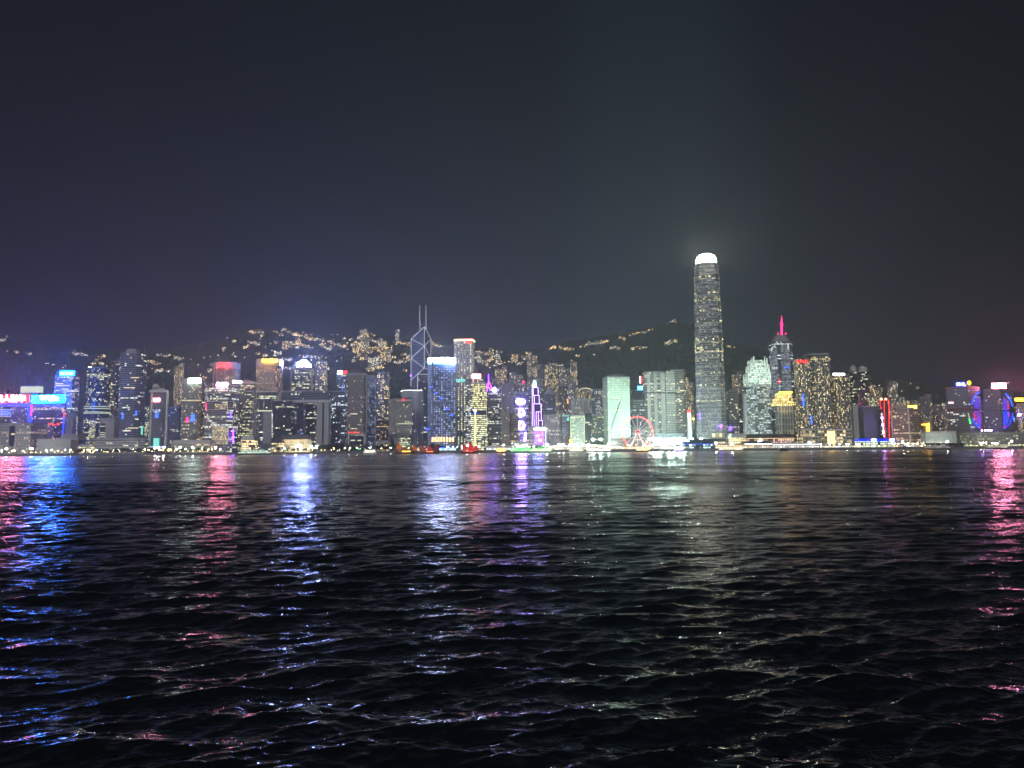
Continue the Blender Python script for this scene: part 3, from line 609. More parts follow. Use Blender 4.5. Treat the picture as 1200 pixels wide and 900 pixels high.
for i in range(10): j = (i+1) % 10; k.face([(c[0], c[1]-.4, c[2]), (st[i][0], c[1], st[i][1]), (st[j][0], c[1], st[j][1])]); k.face([(c[0], c[1]+1, c[2]), (st[j][0], c[1], st[j][1]), (st[i][0], c[1], st[i][1])])
k.build('red_star', E_['red'], B.root); panel(B, 466, 482, 496, 497, E_['gdim'], 'lit_floor', dy=1)
panel(B, 468, 481, 512.5, 524, fac('green', lit=.5, wall=(.3, .33, .3)), 'glazed_lobby', dy=-3)
B = tower('white office slab with fine vertical ribs and a bright line along its roof', 482.5, 496, 459, 1500, fac('white', wall=(.62, .62, .64), lit=.03, rows=0, bay=3.4, fw=.45, fh=1., floor=4), 'ribs', .6, n=5, plant=False)
panel(B, 470, 482.4, 459, 466, P['concrete'], 'side_wing', dy=-8, thick=20); line(B, [(469.5, 458.6), (473.5, 457.4), (494.5, 457.4)], E_['whitem'], .9)

# ---- the tower of triangular prisms with crossed white bracing and two masts
YB = 1770
B = Bd(); Cc = W(497, 500, YB); Lp = W(482, 500, YB+34); Rp = W(503.7, 500, YB+12)
Cx, Cy = Cc[0], YB; L = (Lp[0], YB+24); R = (Rp[0], YB+30)
L2 = (2*Cx-L[0], 2*Cy-L[1]); R2 = (2*Cx-R[0], 2*Cy-R[1])
B.root = thing('prism_tower', 'angular glass skyscraper with white diagonal bracing and twin masts', 'tower', (Cx, Cy, G)); B.Y = YB-30
zz = lambda y, Y=YB: W(492, y, Y)[2]
gl = fac('blue', wall=(.10, .12, .15), glass=(.05, .06, .08), lit=.0, rows=0, bay=6, floor=7)
gl2 = fac('dark', lit=.05, rows=.04); BR = emis('brace_light_tube', (.42, .44, .45), (.5, .5, .5), 'NONE'); BM = emis('mast_floodlit_glow', (.30, .31, .33), (.5, .5, .5), 'NONE')  # masts are no lamps: their floodlighting is put in as a faint glow
def quad(name, A, D, hC, hA, hD, m_):
    k = MB(); Cq = (Cx, Cy); P3 = [A, Cq, D]; ar = (Cq[0]-A[0])*(D[1]-A[1])-(Cq[1]-A[1])*(D[0]-A[0]); hs = [hA, hC, hD]
    if ar < 0: P3 = P3[::-1]; hs = hs[::-1]
    k.prism(P3, G, 0, ztop=hs); k.build(name, [m_, P['glass']], B.root)
sh = lambda p, f=.995: (Cx+(p[0]-Cx)*f, Cy+(p[1]-Cy)*f)
quad('tall_prism', sh(L), sh(R), zz(383), zz(395.5), zz(395.5), gl); quad('front_prism', sh(R2), sh(L2), zz(431), zz(440), zz(440), gl2)
quad('right_prism', sh(R, .985), sh(L2, .985), zz(418), zz(428), zz(428), gl2); quad('left_prism', sh(L, .985), sh(R2, .985), zz(447), zz(458), zz(458), gl2)
def P3(xy, y): return (xy[0], xy[1]-.6, zz(y))
Cq = (Cx, Cy-.5)
for pts in ([P3(L, 395.5), P3(L, 452)], [P3(Cq, 383), P3(Cq, 432)], [P3(R, 395.5), P3(R, 425)], [P3(L, 395.5), P3(Cq, 383), P3(R, 395.5)],
            [P3(L, 395.5), P3(Cq, 405.3), P3(R, 395.5)], [P3(L, 418.5), P3(Cq, 405.3), P3(R, 418.5)], [P3(L, 418.5), P3(Cq, 431.5), P3(R, 418.5)], [P3(Cq, 431.5), P3(L, 444)],
            [P3(Cq, 431.5), P3(R2, 440), P3(R2, 519)], [P3(Cq, 431.5), P3(L2, 440), P3(L2, 519)], [P3(L2, 440), P3(R2, 440)]):
    k = MB(); k.tube(pts, .85, 6); k.build('brace', BR, B.root)
k = MB(); k.tube([P3((Cx-18, Cy+14), 393.3), P3((Cx+8, Cy+14), 393.3)], .5, 5); k.build('brace', BR, B.root)
for x, t_ in ((491.9, 357.5), (499.1, 358.5)):
    k = MB(); k.tube([W(x+.3, 386, YB+8), W(x, 370, YB+8), W(x, t_, YB+8)], 1.1, 6, r2=.7); mo = k.build('mast', BM, B.root)
    if x > 495: k = MB(); k.ball(W(x, t_-.2, YB+8), .9, 6, 4); k.build('red_beacon', E_['red'], mo)
for y in (380, 384.5): k = MB(); k.tube([W(492.1, y, YB+8), W(499.2, y, YB+8)], .6, 5); k.build('mast_strut', P['steel'], B.root)
k = MB(); k.ball((L[0], L[1]-2, zz(439)), 1.6, 6, 4); k.build('purple_lamp', E_['purple'], B.root)

# central
B = tower('square tower wrapped in blue lit window grid with a white and cyan roof sign', 501, 534.5, 425, 1470, fac('blue', wall=(.14, .17, .30), lit=.62, rows=.1, bay=5.2, floor=4.4, fw=.42, fh=.5, strength=1.15, colA=COOL, colB=(.22, .32, 1.), cluster=.6), poly=corner_poly(501, 505.5, 534.5, 1470, 84), plant=False)
sign(B, 502, 533.6, 419.2, 423.2, E_['whites'], '中國移動通信', E_['redd'], name='white_sign', dy=2, frame=False, Yp=B.Y+3); sign(B, 501.5, 534, 423.4, 426.2, E_['cyanw'], name='cyan_glow_band', frame=False, Yp=B.Y+3)
for i in range(7): line(B, [(506.5+i*4.5, 428), (506.5+i*4.5, 512)], P['concrete'], .6, name='vertical_fin', dy=0)
for i in range(8): panel(B, 506+i*3.4, 508+i*3.4, 512.4, 517.6, E_['warm'], 'lit_colonnade_bay', dy=2.)
for i, y in enumerate((453, 460, 466, 479, 486)): panel(B, 503+i*6.1, 507+i*6.1, y, y+1.2, E_['bluel'], 'blue_led_panel', dy=1.5)
k = MB(); k.ball(W(500.5, 502.8, B.Y-6), 1.8, 7, 4); k.build('blue_lamp', E_['blue'], B.root)
B = tower('tall box tower with an orange-red light line along its roof edge', 532, 556.5, 399, 1640, fac('white', wall=(.27, .28, .25), glass=(.08, .09, .09), lit=.62, rows=0., bay=7.2, floor=4.6, fw=.36, fh=.62, strength=1.25, colA=YEL, colB=GRN, cluster=.25), poly=corner_poly(532, 553.7, 556.5, 1640, 11), plant=False)
a = W(532, 398, B.Y); k = MB()
q = B.poly; k.tube([(x, y-1, B.z+1.2) for x, y in (q[0], q[1], q[2])], 1.5, 6); k.build('light_strip', emis('warm_white_strip', (5, 3.6, 1.9)), B.root)
k = MB(); k.tube([(x, y-.8, B.z+3.6) for x, y in (q[0], q[1], q[2])], .8, 6); k.build('light_strip', emis('orange_red_strip', (2.6, .5, .12)), B.root)
panel(B, 547, 552.3, 399.6, 402.3, E_['redd'], 'red_emblem', dy=2)
panel(B, 534.5, 545, 444, 447.6, E_['teal'], 'cyan_lit_floor', dy=1.5)
for i in range(6): line(B, [(534.5+i*3.8, 401), (534.5+i*3.8, 520)], P['steel'], .45, name='vertical_fin')
B = tower('stepped bank tower glowing yellow floor by floor with a pink-white roof sign', 552, 570.5, 449, 1500, fac('green', wall=(.24, .23, .19), lit=.55, rows=.6, floor=4.4, fh=.55, fw=.95, strength=1.7, colA=YEL, colB=(.75, .8, .3)), 'rect', .7, plant=False)
k = MB(); a = W(549, 450, B.Y+8); c = W(567, 444, B.Y+8); k.prism([(a[0], B.Y+5), (c[0], B.Y+5), (c[0], B.Y+30), (a[0], B.Y+30)], B.z+.1, c[2]); k.build('upper_step', [fac('dark', lit=.3, colA=YEL), P['roof']], B.root)
panel(B, 545.5, 552, 449, 520, fac('slate', lit=.2, rows=.1), 'side_wing', dy=-4, thick=24)
sign(B, 553.2, 563.3, 438.4, 443.2, E_['redm'], Yp=B.Y+4); panel(B, 552, 570, 487, 519, fac('green', lit=.55, rows=.65, floor=4.2, fh=.5, fw=1., strength=1.7, colA=YEL, colB=GRN), 'lower_lit_floors', dy=1)
panel(B, 552, 570, 481.4, 486.5, P['navy'], 'dark_refuge_floor', dy=1.4)
B = tower('dark slab with a pale glowing emblem on its roof right of the yellow floored bank', 572, 588, 456, 1530, fac('dark', lit=.12, rows=.14, colA=COOL, colB=YEL), 'rect', .8)
k = MB(); c = W(579.2, 457, B.Y-2); k.ball((c[0], c[1], c[2]), 4.6, 8, 5); k.build('round_sign', E_['purw'], B.root)
for i in range(5): line(B, [(573, 467+i*11), (587.5, 467+i*11)], P['concrete'], .6, name='floor_ledge')
k = MB(); k.tube([W(572.4, 455, 1560), W(572.6, 438.5, 1560)], 1., 6, r2=.5)
Bs = Bd(); c = W(572.5, 478, 1560); Bs.root = thing('spire_tower', 'slender dark tower topped by a violet lit lattice spire', 'tower', (c[0], 1560, G)); Bs.Y = 1552
k.build('spire', E_['purple'], Bs.root); k = MB(); q = [(c[0]-7, 1552), (c[0]+7, 1552), (c[0]+7, 1572), (c[0]-7, 1572)]; zt = W(572, 462, 1560)[2]; k.prism(q, G, zt); k.build('facade', [fac('dark', lit=.1), P['roof']], Bs.root)
for p0, p1 in (((569.2, 452), (572.3, 462)), ((576, 455), (572.3, 462)), ((573, 447), (576.4, 454.5)), ((572.4, 449), (569.2, 453)), ((570, 454), (576, 455))): line(Bs, [p0, p1], E_['purple'], .7, name='spire_strut', Yp=1560)
k = MB(); k.prism(q, zt+.05, W(572, 457, 1560)[2], top=shrink(q, .1)); k.build('pyramid_roof', P['darkm'], Bs.root)
B = tower('concrete slab with dotted window column in front of the stacked violet figures', 587.5, 597.3, 482.5, 1460, fac('beige', wall=(.36, .32, .28), lit=.05, bay=3.2, fw=.4), 'ribs', .8, n=3, name='office_block')
B = tower('brown banded block right of the dotted concrete slab', 597.5, 607.5, 484.5, 1470, fac('beige', wall=(.36, .31, .26), lit=.12, floor=5, fh=.45, fw=.92), 'rect', .8, name='office_block')
B = tower('tall pale grey tower rising behind the dotted concrete slab', 588.5, 597, 450, 1680, fac('white', wall=(.42, .42, .45), lit=.05, fw=.5, fh=1.), 'ribs', .8, n=3)
B = tower('grey shaft left of the stacked violet figures with lit crown windows', 596, 604, 463, 1650, fac('white', wall=(.40, .41, .46), lit=.06), 'ribs', .8, n=2)
B = tower('dark tower showing three round violet-white glowing figures stacked on its front', 602, 620, 461, 1600, fac('slate', lit=.12, rows=.05, wall=(.24, .24, .30)), 'cham', .8)
def ring(B, cx, cy, rx_, ry_, mat, a0=0, a1=360, r=1.2, name='led_ring', dy=1.2):
    n = 22; line(B, [(cx+rx_*math.cos(math.radians(a0+(a1-a0)*i/n)), cy-ry_*math.sin(math.radians(a0+(a1-a0)*i/n))) for i in range(n+1)], mat, r, dy, name)
for cy_ in (470.8,):
    ring(B, 610, cy_, 4.6, 2.6, E_['purw'], r=2.); ring(B, 607.5, cy_, 1.8, 2.2, E_['purw'], r=1.); ring(B, 612.3, cy_, 1.8, 2.2, E_['purw'], r=1.)
for cy_ in (483.6, 498.6): ring(B, 608.8, cy_, 5.2, 4., E_['purw'], -88, 88, r=2.2); line(B, [(608.6, cy_-4.4), (608.2, cy_+4.4)], E_['purw'], 1.4, 1.2, 'led_bar'); panel(B, 608.8, 611.8, cy_-2.6, cy_+2.6, E_['lilac'], 'led_fill', dy=1)
line(B, [(616.2, 507), (614.6, 519)], E_['purw'], 1.8, 3, 'led_bar')
B = tower('grey-green slab between the stacked figures and the outlined stepped tower', 618, 624, 455, 1640, fac('slate', lit=.06, wall=(.26, .27, .30)), 'rect', .9)
k = MB(); k.ball(W(613.3, 447.5, 1690), 3., 8, 5); Bt = tower('dark rooftop tower bearing a single pink beacon ball', 602, 618, 450, 1700, fac('residd', lit=.2), 'cross', .9); k.build('pink_beacon', E_['pink'], Bt.root)
# stepped outlined tower
B = tower('stepped dark tower outlined in violet-white light with a cyan lit tip', 624.2, 635.2, 484, 1560, fac('dark', lit=.03, wall=(.05, .05, .07)), 'rect', .9, plant=False, parapet=False)
for (x0, x1, y0, y1) in ((624, 633.2, 473.2, 484), (625, 631.8, 463.3, 473.4), (623.8, 630.6, 454, 463.5)):
    a = W(x0, y1, 1562); c = W(x1, y0, 1562); k = MB(); k.prism([(a[0], 1561), (c[0], 1561), (c[0], 1580), (a[0], 1580)], a[2], c[2]); k.build('upper_step', [P['navy'], P['roof']], B.root)
for pts in ([(623.8, 499), (623.8, 454), (630.6, 454), (630.6, 463.3)], [(624.8, 454), (625, 463.3), (631.8, 463.3), (631.8, 473.2)], [(626, 463.3), (626.2, 473.2), (634, 473.2), (634.4, 492.2)], [(628.4, 499), (628.4, 482.6), (634.2, 482.6)], [(631, 482.6), (630.8, 499)], [(631.8, 492.6), (635.6, 492.6), (635.6, 499)], [(625.4, 473), (626, 499)]):
    line(B, pts, E_['outl'], .6, 3)
k = MB(); q = [W(x, 454, 1566)[:2] for x in (624.6, 628.6)]; q = [q[0], q[1], (q[1][0], 1573), (q[0][0], 1573)]; k.prism(q, W(626, 453.8, 1566)[2], W(626, 449, 1566)[2], roof=0); k.prism(q, W(626, 449, 1566)[2]+.01, W(626, 446, 1566)[2], top=shrink(q, .3), roof=0); k.build('lit_tip', E_['cyanw'], B.root)
k = MB(); k.tube([W(625.6, 446, 1568), W(625.2, 431, 1568)], .5, 5); k.build('antenna', P['steel'], B.root)
B = tower('low civic block with a big violet video screen facing the harbour', 619.5, 641, 501, 1400, fac('beige', wall=(.40, .38, .33), lit=.03), 'rect', .7, plant=False, name='exhibition_block', cat='building')
scr = panel(B, 626.3, 637.6, 504, 520.5, E_['lilac'], 'video_screen', dy=1.2); line(B, [(626, 502.6), (640.5, 502.6)], E_['greenw'], .9); line(B, [(639.6, 503), (639.6, 520)], E_['white2'], .9); line(B, [(626.3, 503.4), (637.6, 503.4)], E_['white'], .8)
rr = random.Random(5)
for i in range(22): x = rr.uniform(627, 635.5); y = rr.uniform(505, 518.5); panel(B, x, x+rr.uniform(.6, 2.), y, y+rr.uniform(.5, 2), E_[rr.choice(['purw', 'white2', 'bluel', 'lilac'])], 'screen_pixel_patch', dy=1.5+.02*i, thick=.2)
B = tower('lilac-tinted stone block with a pale cornice right of the video screen', 637, 657, 487, 1470, fac('white', wall=(.36, .32, .42), lit=.12, fw=.5), 'rect', .8)
line(B, [(637.5, 486.8), (657, 486)], P['pale'], 1., name='cornice')
for x in (650.5, 653.5): line(B, [(x, 488), (x, 520)], P['pale'], .8, name='pilaster')
B = tower('grey tower with a small domed roof behind the lilac stone block', 638, 651.5, 462, 1700, fac('slate', lit=.03, wall=(.24, .24, .30)), 'cham', .9, plant=False)
k = MB(); k.prism(shrink(B.poly, .8), B.z+.05, W(645, 457, 1700)[2], top=shrink(B.poly, .55)); k.ball((B.cx, B.cy, W(645, 457, 1700)[2]), B.w*.27, 10, 5, z0=0); k.build('dome', P['concrete'], B.root)
B = tower('warm-lit brown stone block left of the blue speckled block', 655.5, 659, 485, 1475, fac('beige', lit=.25), 'rect', 2.)
B = tower('dark block speckled with blue-white lights and a pale blue cornice light', 658, 668, 487, 1455, fac('blue', lit=.3, fw=.35, fh=.4, colA=COOL, colB=COOL, wall=(.18, .2, .26)), 'rect', .8)
line(B, [(658.5, 487.4), (666.8, 487.4)], E_['teal'], .9); panel(B, 664, 667, 490, 493, E_['teal'], 'lit_panel')
B = tower('pale green glass block edged with cream light columns at the centre waterfront', 668, 685.5, 487.5, 1425, fac('green', wall=(.40, .48, .42), glass=(.22, .27, .24), lit=.25, strength=.7), 'rect', .8)
for x in (668.8, 684.6): line(B, [(x, 489), (x, 520)], E_['gdim'], .8)
line(B, [(668.8, 488.6), (684.6, 488.6)], E_['gdim'], .8); k = MB(); k.ball(W(668.3, 517, 1420), 2.4, 7, 4, sz=1.4); k.build('gold_lamp', E_['gold'], B.root)
spot('facade_floodlight', W(677, 521, 1340), W(677, 505, 1425), 7.5e4, (.8, 1., .85), 70, B)
# residential behind the centre
for (x0, x1, y, Y, mi, lab) in ((580, 588, 433, 2050, 0, 'left of the tall grey shafts'), (588, 594.5, 430, 2100, 3, 'second from the violet spire'), (597, 605, 437, 2000, 1, 'above the stacked violet figures'),
        (605, 613, 440, 2060, 0, 'just left of the pink beacon'), (618, 624, 418, 2250, 0, 'tall and narrow left of the cyan tipped tower'), (624.5, 631, 417, 2280, 3, 'tall and narrow behind the cyan tip'), (630, 637, 428, 2200, 4, 'dim one right of the cyan tip'),
        (638.5, 646.5, 428, 2120, 3, 'brightly lit right of the cyan tipped tower'), (646.5, 655, 426, 2140, 0, 'with stacked gold windows above the domed tower'), (656, 664, 431, 2100, 1, 'greyish with sparse gold windows'), (664, 670, 433, 2150, 4, 'dim and narrow behind the blue speckled block'), (669, 677, 424.5, 2120, 0, 'rightmost of the high central group')):
    tower('apartment tower with golden windows, '+lab, x0, x1, y, Y, RES[mi], 'cross', .9, name='apartment_tower', cat='apartment tower')
for (x0, x1, y, Y, mi, lab) in ((576, 583, 447, 1900, 4, 'behind the round pale emblem'), (655, 668, 452, 1800, 2, 'under the high central group with an orange lamp'), (630, 638, 452, 1800, 4, 'between outlined tower and domed tower'), (666, 675, 448, 1760, 1, 'grey with yellow dots above the pale green block')):
    Bq = tower('shorter apartment tower, '+lab, x0, x1, y, Y, RES[mi], 'cross', .9, name='apartment_tower', cat='apartment tower')
    if x0 == 655: panel(Bq, 665, 667.4, 468, 473, E_['orange'], 'orange_lamp')
B = tower('cream tower with white vertical frames and an arched golden roof line', 670, 691, 468, 1580, fac('white', wall=(.5, .49, .44), lit=.15, fw=.5), 'ribs', .8, n=3, plant=False)
for x in (671.5, 679.5, 682, 690): line(B, [(x, 467), (x, 489)], P['pale'], 1., name='vertical_frame')
line(B, [(671, 467.6), (690, 467.6)], P['pale'], 1., name='cornice')
B = tower('apartment block with a domed gold-lit roofline left of the bright green-white tower', 677, 694, 457, 1760, fac('beige', lit=.4, wall=(.3, .28, .24)), 'cross', .8, name='apartment_tower', cat='apartment tower', plant=False)
ring(B, 686, 458, 7.5, 3.2, E_['wins'], 10, 170, r=1., name='lit_roof_arch')
B = tower('grey blue apartment block immediately left of the bright green-white tower', 693.5, 708, 457, 1700, fac('blue', lit=.28, colB=YEL, strength=.9), 'cross', .8, name='apartment_tower', cat='apartment tower')
B = tower('dark office block with pale green floors left of the green-white tower foot', 693, 708.5, 487, 1500, fac('green', lit=.14, rows=.1, wall=(.14, .17, .16)), 'rect', .8)
B = tower('dark slab right of the pale green glass block', 685.5, 694, 484, 1520, fac('dark', lit=.05), 'rect', .8)
# bright green-white tower
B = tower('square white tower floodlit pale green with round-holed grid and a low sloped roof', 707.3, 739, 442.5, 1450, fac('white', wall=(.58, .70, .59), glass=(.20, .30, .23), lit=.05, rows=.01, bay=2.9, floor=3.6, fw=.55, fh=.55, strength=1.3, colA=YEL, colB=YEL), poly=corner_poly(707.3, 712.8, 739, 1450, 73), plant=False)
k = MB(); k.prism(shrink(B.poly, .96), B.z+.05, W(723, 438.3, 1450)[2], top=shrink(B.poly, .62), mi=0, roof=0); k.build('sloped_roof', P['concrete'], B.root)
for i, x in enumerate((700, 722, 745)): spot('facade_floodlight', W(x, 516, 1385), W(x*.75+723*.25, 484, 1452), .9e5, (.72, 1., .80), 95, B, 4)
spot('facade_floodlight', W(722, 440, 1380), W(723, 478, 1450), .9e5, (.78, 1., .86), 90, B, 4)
B = tower('low terraced car park building at the foot of the green-white tower', 712, 760, 514, 1358, fac('white', wall=(.26, .30, .28), lit=.1, floor=5, fh=.4, fw=1.), 'rect', .16, name='terraced_building', cat='building', plant=False)
B = tower('dark tower carrying a cyan square sign and a red and white vertical light', 740, 756, 458, 1640, fac('dark', lit=.05, rows=.03, wall=(.15, .17, .18)), 'rect', .8)
sign(B, 747, 754, 452, 457.4, emis('cyan_sign', (.1, 1.6, 3.)), 'VG', E_['whitem']); line(B, [(750.2, 441), (750.2, 449)], E_['white'], .9, Yp=B.Y+6); line(B, [(752, 441), (752, 449)], E_['redd'], .9, Yp=B.Y+6)
B = tower('grey low office block behind the observation wheel', 740, 756, 470, 1560, fac('slate', lit=.04, wall=(.26, .28, .28)), 'rect', .8)
ex = fac('grey', wall=(.40, .42, .38), glass=(.09, .10, .10), lit=.10, rows=.04, floor=3.8, fh=.55, fw=1., colA=NEU, colB=YEL)
B = tower('left of two rounded striped office towers behind the wheel with pale curved corners', 754, 780.5, 436.5, 1540, ex, 'cham', .8)
for x0, x1 in ((760, 761.6), (768, 769.5), (776, 779)): panel(B, x0, x1, 437, 520, P['pale'], 'vertical_pier', dy=.8)
line(B, [(754.5, 460.5), (780, 460.5)], P['darkm'], 1.2, name='service_floor')
spot('facade_floodlight', W(772, 521, 1410), W(770, 470, 1540), 1.3e5, (.92, 1., .85), 80, B, 3)
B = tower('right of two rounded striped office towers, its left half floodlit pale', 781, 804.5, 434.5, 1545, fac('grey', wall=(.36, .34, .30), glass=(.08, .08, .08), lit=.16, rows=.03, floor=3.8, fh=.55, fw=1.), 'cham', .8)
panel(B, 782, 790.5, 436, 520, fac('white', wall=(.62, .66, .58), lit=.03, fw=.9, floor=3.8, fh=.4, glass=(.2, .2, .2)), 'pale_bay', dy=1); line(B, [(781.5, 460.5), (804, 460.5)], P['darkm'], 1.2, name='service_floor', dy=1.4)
spot('facade_floodlight', W(786, 521, 1430), W(786, 470, 1540), 9e4, (.92, 1., .88), 70, B, 3)
for (x0, x1, y, Y, lab) in ((803, 808, 443, 2000, 'left of two between the striped towers and the supertall tower'), (808, 813.5, 449, 1950, 'right of two between the striped towers and the supertall tower')):
    tower('apartment tower with orange windows, '+lab, x0, x1, y, Y, RES[0], 'cross', .9, name='apartment_tower', cat='apartment tower')
# clock-like small tower with red lit top
B = tower('small white beacon tower with a red lit cap right of the striped towers', 805.5, 810.5, 484, 1450, paint('white_render', (.7, .7, .68)), 'rect', 1., plant=False, name='beacon_tower')
k = MB(); k.prism(shrink(B.poly, .9), B.z+2.3, B.z+6, roof=0); k.build('red_cap', E_['red'], B.root); spot('facade_floodlight', W(806, 505, 1405), W(808, 495, 1450), 3.5e4, (1, 1, .95), 60, B)
k = MB(); k.ball(W(812.5, 491, 1440), 2., 7, 4); k.build('gold_lamp', E_['gold'], B.root)

# ---- supertall tower with glowing crown
YI = 1450
ifc = fac('band', wall=(.22, .22, .24), glass=(.07, .075, .085), bay=3.2, floor=4.3, fw=.9, fh=.5, lit=.26, rows=.16, colA=(.9, .95, .75), colB=(.95, .9, .6), strength=.38, cluster=.35)
zI = lambda y: W(830, y, YI)[2]
B = Bd(); Wd = (852.3-812.8)*YI/FPX*.955; xb = W(834.2, 515, YI+Wd/2)[0]; B.cx = xb; B.cy = YI+Wd/2; B.Y = YI
B.root = thing('supertall_tower', 'tallest skyscraper of the skyline with glowing white domed crown', 'tower', (xb, B.cy, G))
def ifcp(w, cut=.16, notch=.02):
    h = w/2; c = w*cut; k_ = w*notch
    p = [(-h+c, -h), (h-c, -h), (h-c, -h+k_*2), (h-k_*2, -h+c), (h, -h+c), (h, h-c), (h-k_*2, h-c), (h-c, h-k_*2), (h-c, h), (-h+c, h), (-h+c, h-k_*2), (-h+k_*2, h-c), (-h, h-c), (-h, -h+c), (-h+k_*2, -h+c), (-h+c, -h+k_*2)]
    an = math.radians(-14); ca, sa = math.cos(an), math.sin(an)
    return [(xb+x*ca-y*sa, B.cy+x*sa+y*ca) for x, y in p]
tiers = [(G, zI(492), 1.0), (zI(492), zI(462), .985), (zI(462), zI(425), .97), (zI(425), zI(388), .945), (zI(388), zI(352), .915), (zI(352), zI(322), .87), (zI(322), zI(309.5), .82), (zI(309.5), zI(305.6), .76)]
for i, (z0_, z1_, f) in enumerate(tiers):
    k = MB(); k.prism(ifcp(Wd*f*.9), z0_+(.02 if i else 0), z1_); k.build('facade_tier', [ifc, P['roof']], B.root)
k = MB()
for i, (z0_, z1_, f) in enumerate(tiers[:-1]):
    z = z0_+4.3
    while z < z1_: k.prism(ifcp(Wd*f*.915), z, z+.55, roof=0); z += 8.6
o = k.build('floor_ledges', P['steel'], B.root)
# crown: inward curving claws round a lit lantern
k = MB(); zs = [zI(306), zI(301.5), zI(298), zI(295), zI(293.2)]; fs_ = [.76, .73, .65, .50, .27]
for i in range(4): k.prism(ifcp(Wd*fs_[i]*.86), zs[i]+.01, zs[i+1], top=ifcp(Wd*fs_[i+1]*.86), roof=0, cap=(i == 3))
k.build('lit_crown', emis('crown_light', (38, 36, 26)), B.root)
for j in range(22):
    a = 2*PI*(j+.5)/22; pts = []
    for z, f in zip(zs, fs_):
        rr_ = Wd*f*.425; ex_ = min(1/abs(math.cos(a)+1e-9), 1/abs(math.sin(a)+1e-9)); rr_ *= min(ex_, 1.16)
        pts.append((xb+rr_*math.cos(a), B.cy+rr_*math.sin(a), z+1))
    k = MB(); k.tube(pts, 1.1, 4, r2=.6); k.build('crown_fin', P['black'], B.root)
spot('crown_floodlight', (xb-20, YI-60, zI(330)), (xb, YI+10, zI(299)), 1.5e5, (1, .97, .8), 60, B)
for x, y, rr_ in ((843.5, 500, 2.6), (855.5, 501.5, 4.6)): pass
panel(B, 819.5, 820.7, 484, 492, E_['lilac'], 'violet_display', dy=6); panel(B, 844, 846, 498, 501.5, E_['purple'], 'violet_display', dy=10)
def ifw(y):
    z = zI(y)
    for z0_, z1_, f in tiers:
        if z0_ <= z < z1_: return f
    return .8
for y, n_ in ((324, 1), (343, 1), (351, 2), (363.5, 1), (376, 1), (399, 2), (402, 1), (407.5, 2), (412, 2), (417, 1), (422.5, 1), (438, 1), (452, 1), (470, 1)):
    k = MB(); q = ifcp(Wd*ifw(y)*.922); z = zI(y); k.prism(q, z, z+4.3*n_-.8, roof=1); k.build('lit_floor_band', [fac('band', wall=(.3, .3, .3), glass=(.1, .1, .1), lit=.45, rows=.1, bay=3., floor=4.3, fw=.95, fh=.75, colA=(1, .95, .55), colB=(1, .75, .4) if y == 438 else YEL, strength=1.0, cluster=1.), P['roof']], B.root)
panel(B, 834.5, 849, 507.5, 513, fac('green', lit=.95, rows=1., fw=.85, fh=.9, floor=9, bay=7, strength=.9), 'lit_lobby', dy=5)
B = tower('dark ribbed hotel block with a violet glowing patch right of the supertall foot', 852, 865.5, 458, 1560, fac('grey', lit=.10, wall=(.26, .26, .26), floor=3.8, fh=.5, fw=1.), 'cham', .8)
k = MB(); k.ball(W(856, 502, B.Y-3), 4.2, 8, 5, sz=1.2); k.build('violet_lamp_cluster', E_['lilac'], B.root)
for (x0, x1, y, Y, mi, lab) in ((859, 866, 440, 2000, 0, 'left and shorter of the pair behind the crowned twin'), (865, 873.5, 436, 2050, 2, 'right and taller of the pair behind the crowned twin'), (853, 859, 468, 1900, 4, 'small and dim beside the supertall tower')):
    tower('apartment tower with amber windows, '+lab, x0, x1, y, Y, RES[mi], 'cross', .9, name='apartment_tower', cat='apartment tower')
B = tower('narrow black slab between the ribbed hotel and the crowned twin', 866, 872.5, 461, 1640, fac('dark', lit=.03), 'rect', .8)
B = tower('brightly floodlit white fin wall at the left side of the crowned twin', 871, 876.5, 461, 1500, paint('fin_white', (.68, .70, .66)), 'rect', 1.5, plant=False, name='fin_wall')
spot('facade_floodlight', W(868, 521, 1440), W(874, 490, 1500), 1.0e5, (.9, 1., .9), 60, B, 3)
# crowned twin
gi_ = fac('green', wall=(.34, .38, .38), glass=(.07, .09, .09), lit=.16, rows=.3, floor=4.2, fh=.5, fw=.97, strength=.9, colA=(.8, 1., .85), colB=COOL)
B = tower('mid-height tower with pale green lit stepped crown of upright claws', 875.5, 904.5, 452, 1450, gi_, 'cham', .85, plant=False, ledge=8.4)
for i, (x0, x1, y0, y1) in enumerate(((877.5, 902.5, 437, 452), (879.5, 900.5, 428, 437), (881, 899, 421.5, 428))):
    a = W(x0, y1, 1455); c = W(x1, y0, 1455); k = MB(); q = [(a[0], 1453+i*4), (c[0], 1453+i*4), (c[0], 1490-i*4), (a[0], 1490-i*4)]; k.prism(q, a[2]+.03, c[2]); k.build('crown_tier', [fac('green', wall=(.5, .58, .54), glass=(.25, .30, .27), lit=.5, rows=.7, floor=4.5, fh=.6, fw=1., strength=.95, colA=(.8, 1., .8), colB=(.8, 1., .8)), P['roof']], B.root)
for x, y in ((877, 437), (879.3, 428), (881.3, 421), (883.5, 419), (896.5, 419), (899, 421), (901, 428), (903, 437)):
    k = MB(); a = W(x, y-1.5, 1449); c = W(x, y+11, 1449); k.box((a[0]-.9, 1449, c[2]), (a[0]+.9, 1452, a[2])); k.build('crown_claw', P['white'], B.root)
for x in (884, 896): spot('crown_floodlight', W(x, 447, 1405), W(x, 430, 1455), 1.0e5, (.75, 1., .82), 90, B, 2)
spot('facade_floodlight', W(890, 519, 1370), W(889, 485, 1450), 2.6e5, (.78, 1., .92), 80, B, 3)
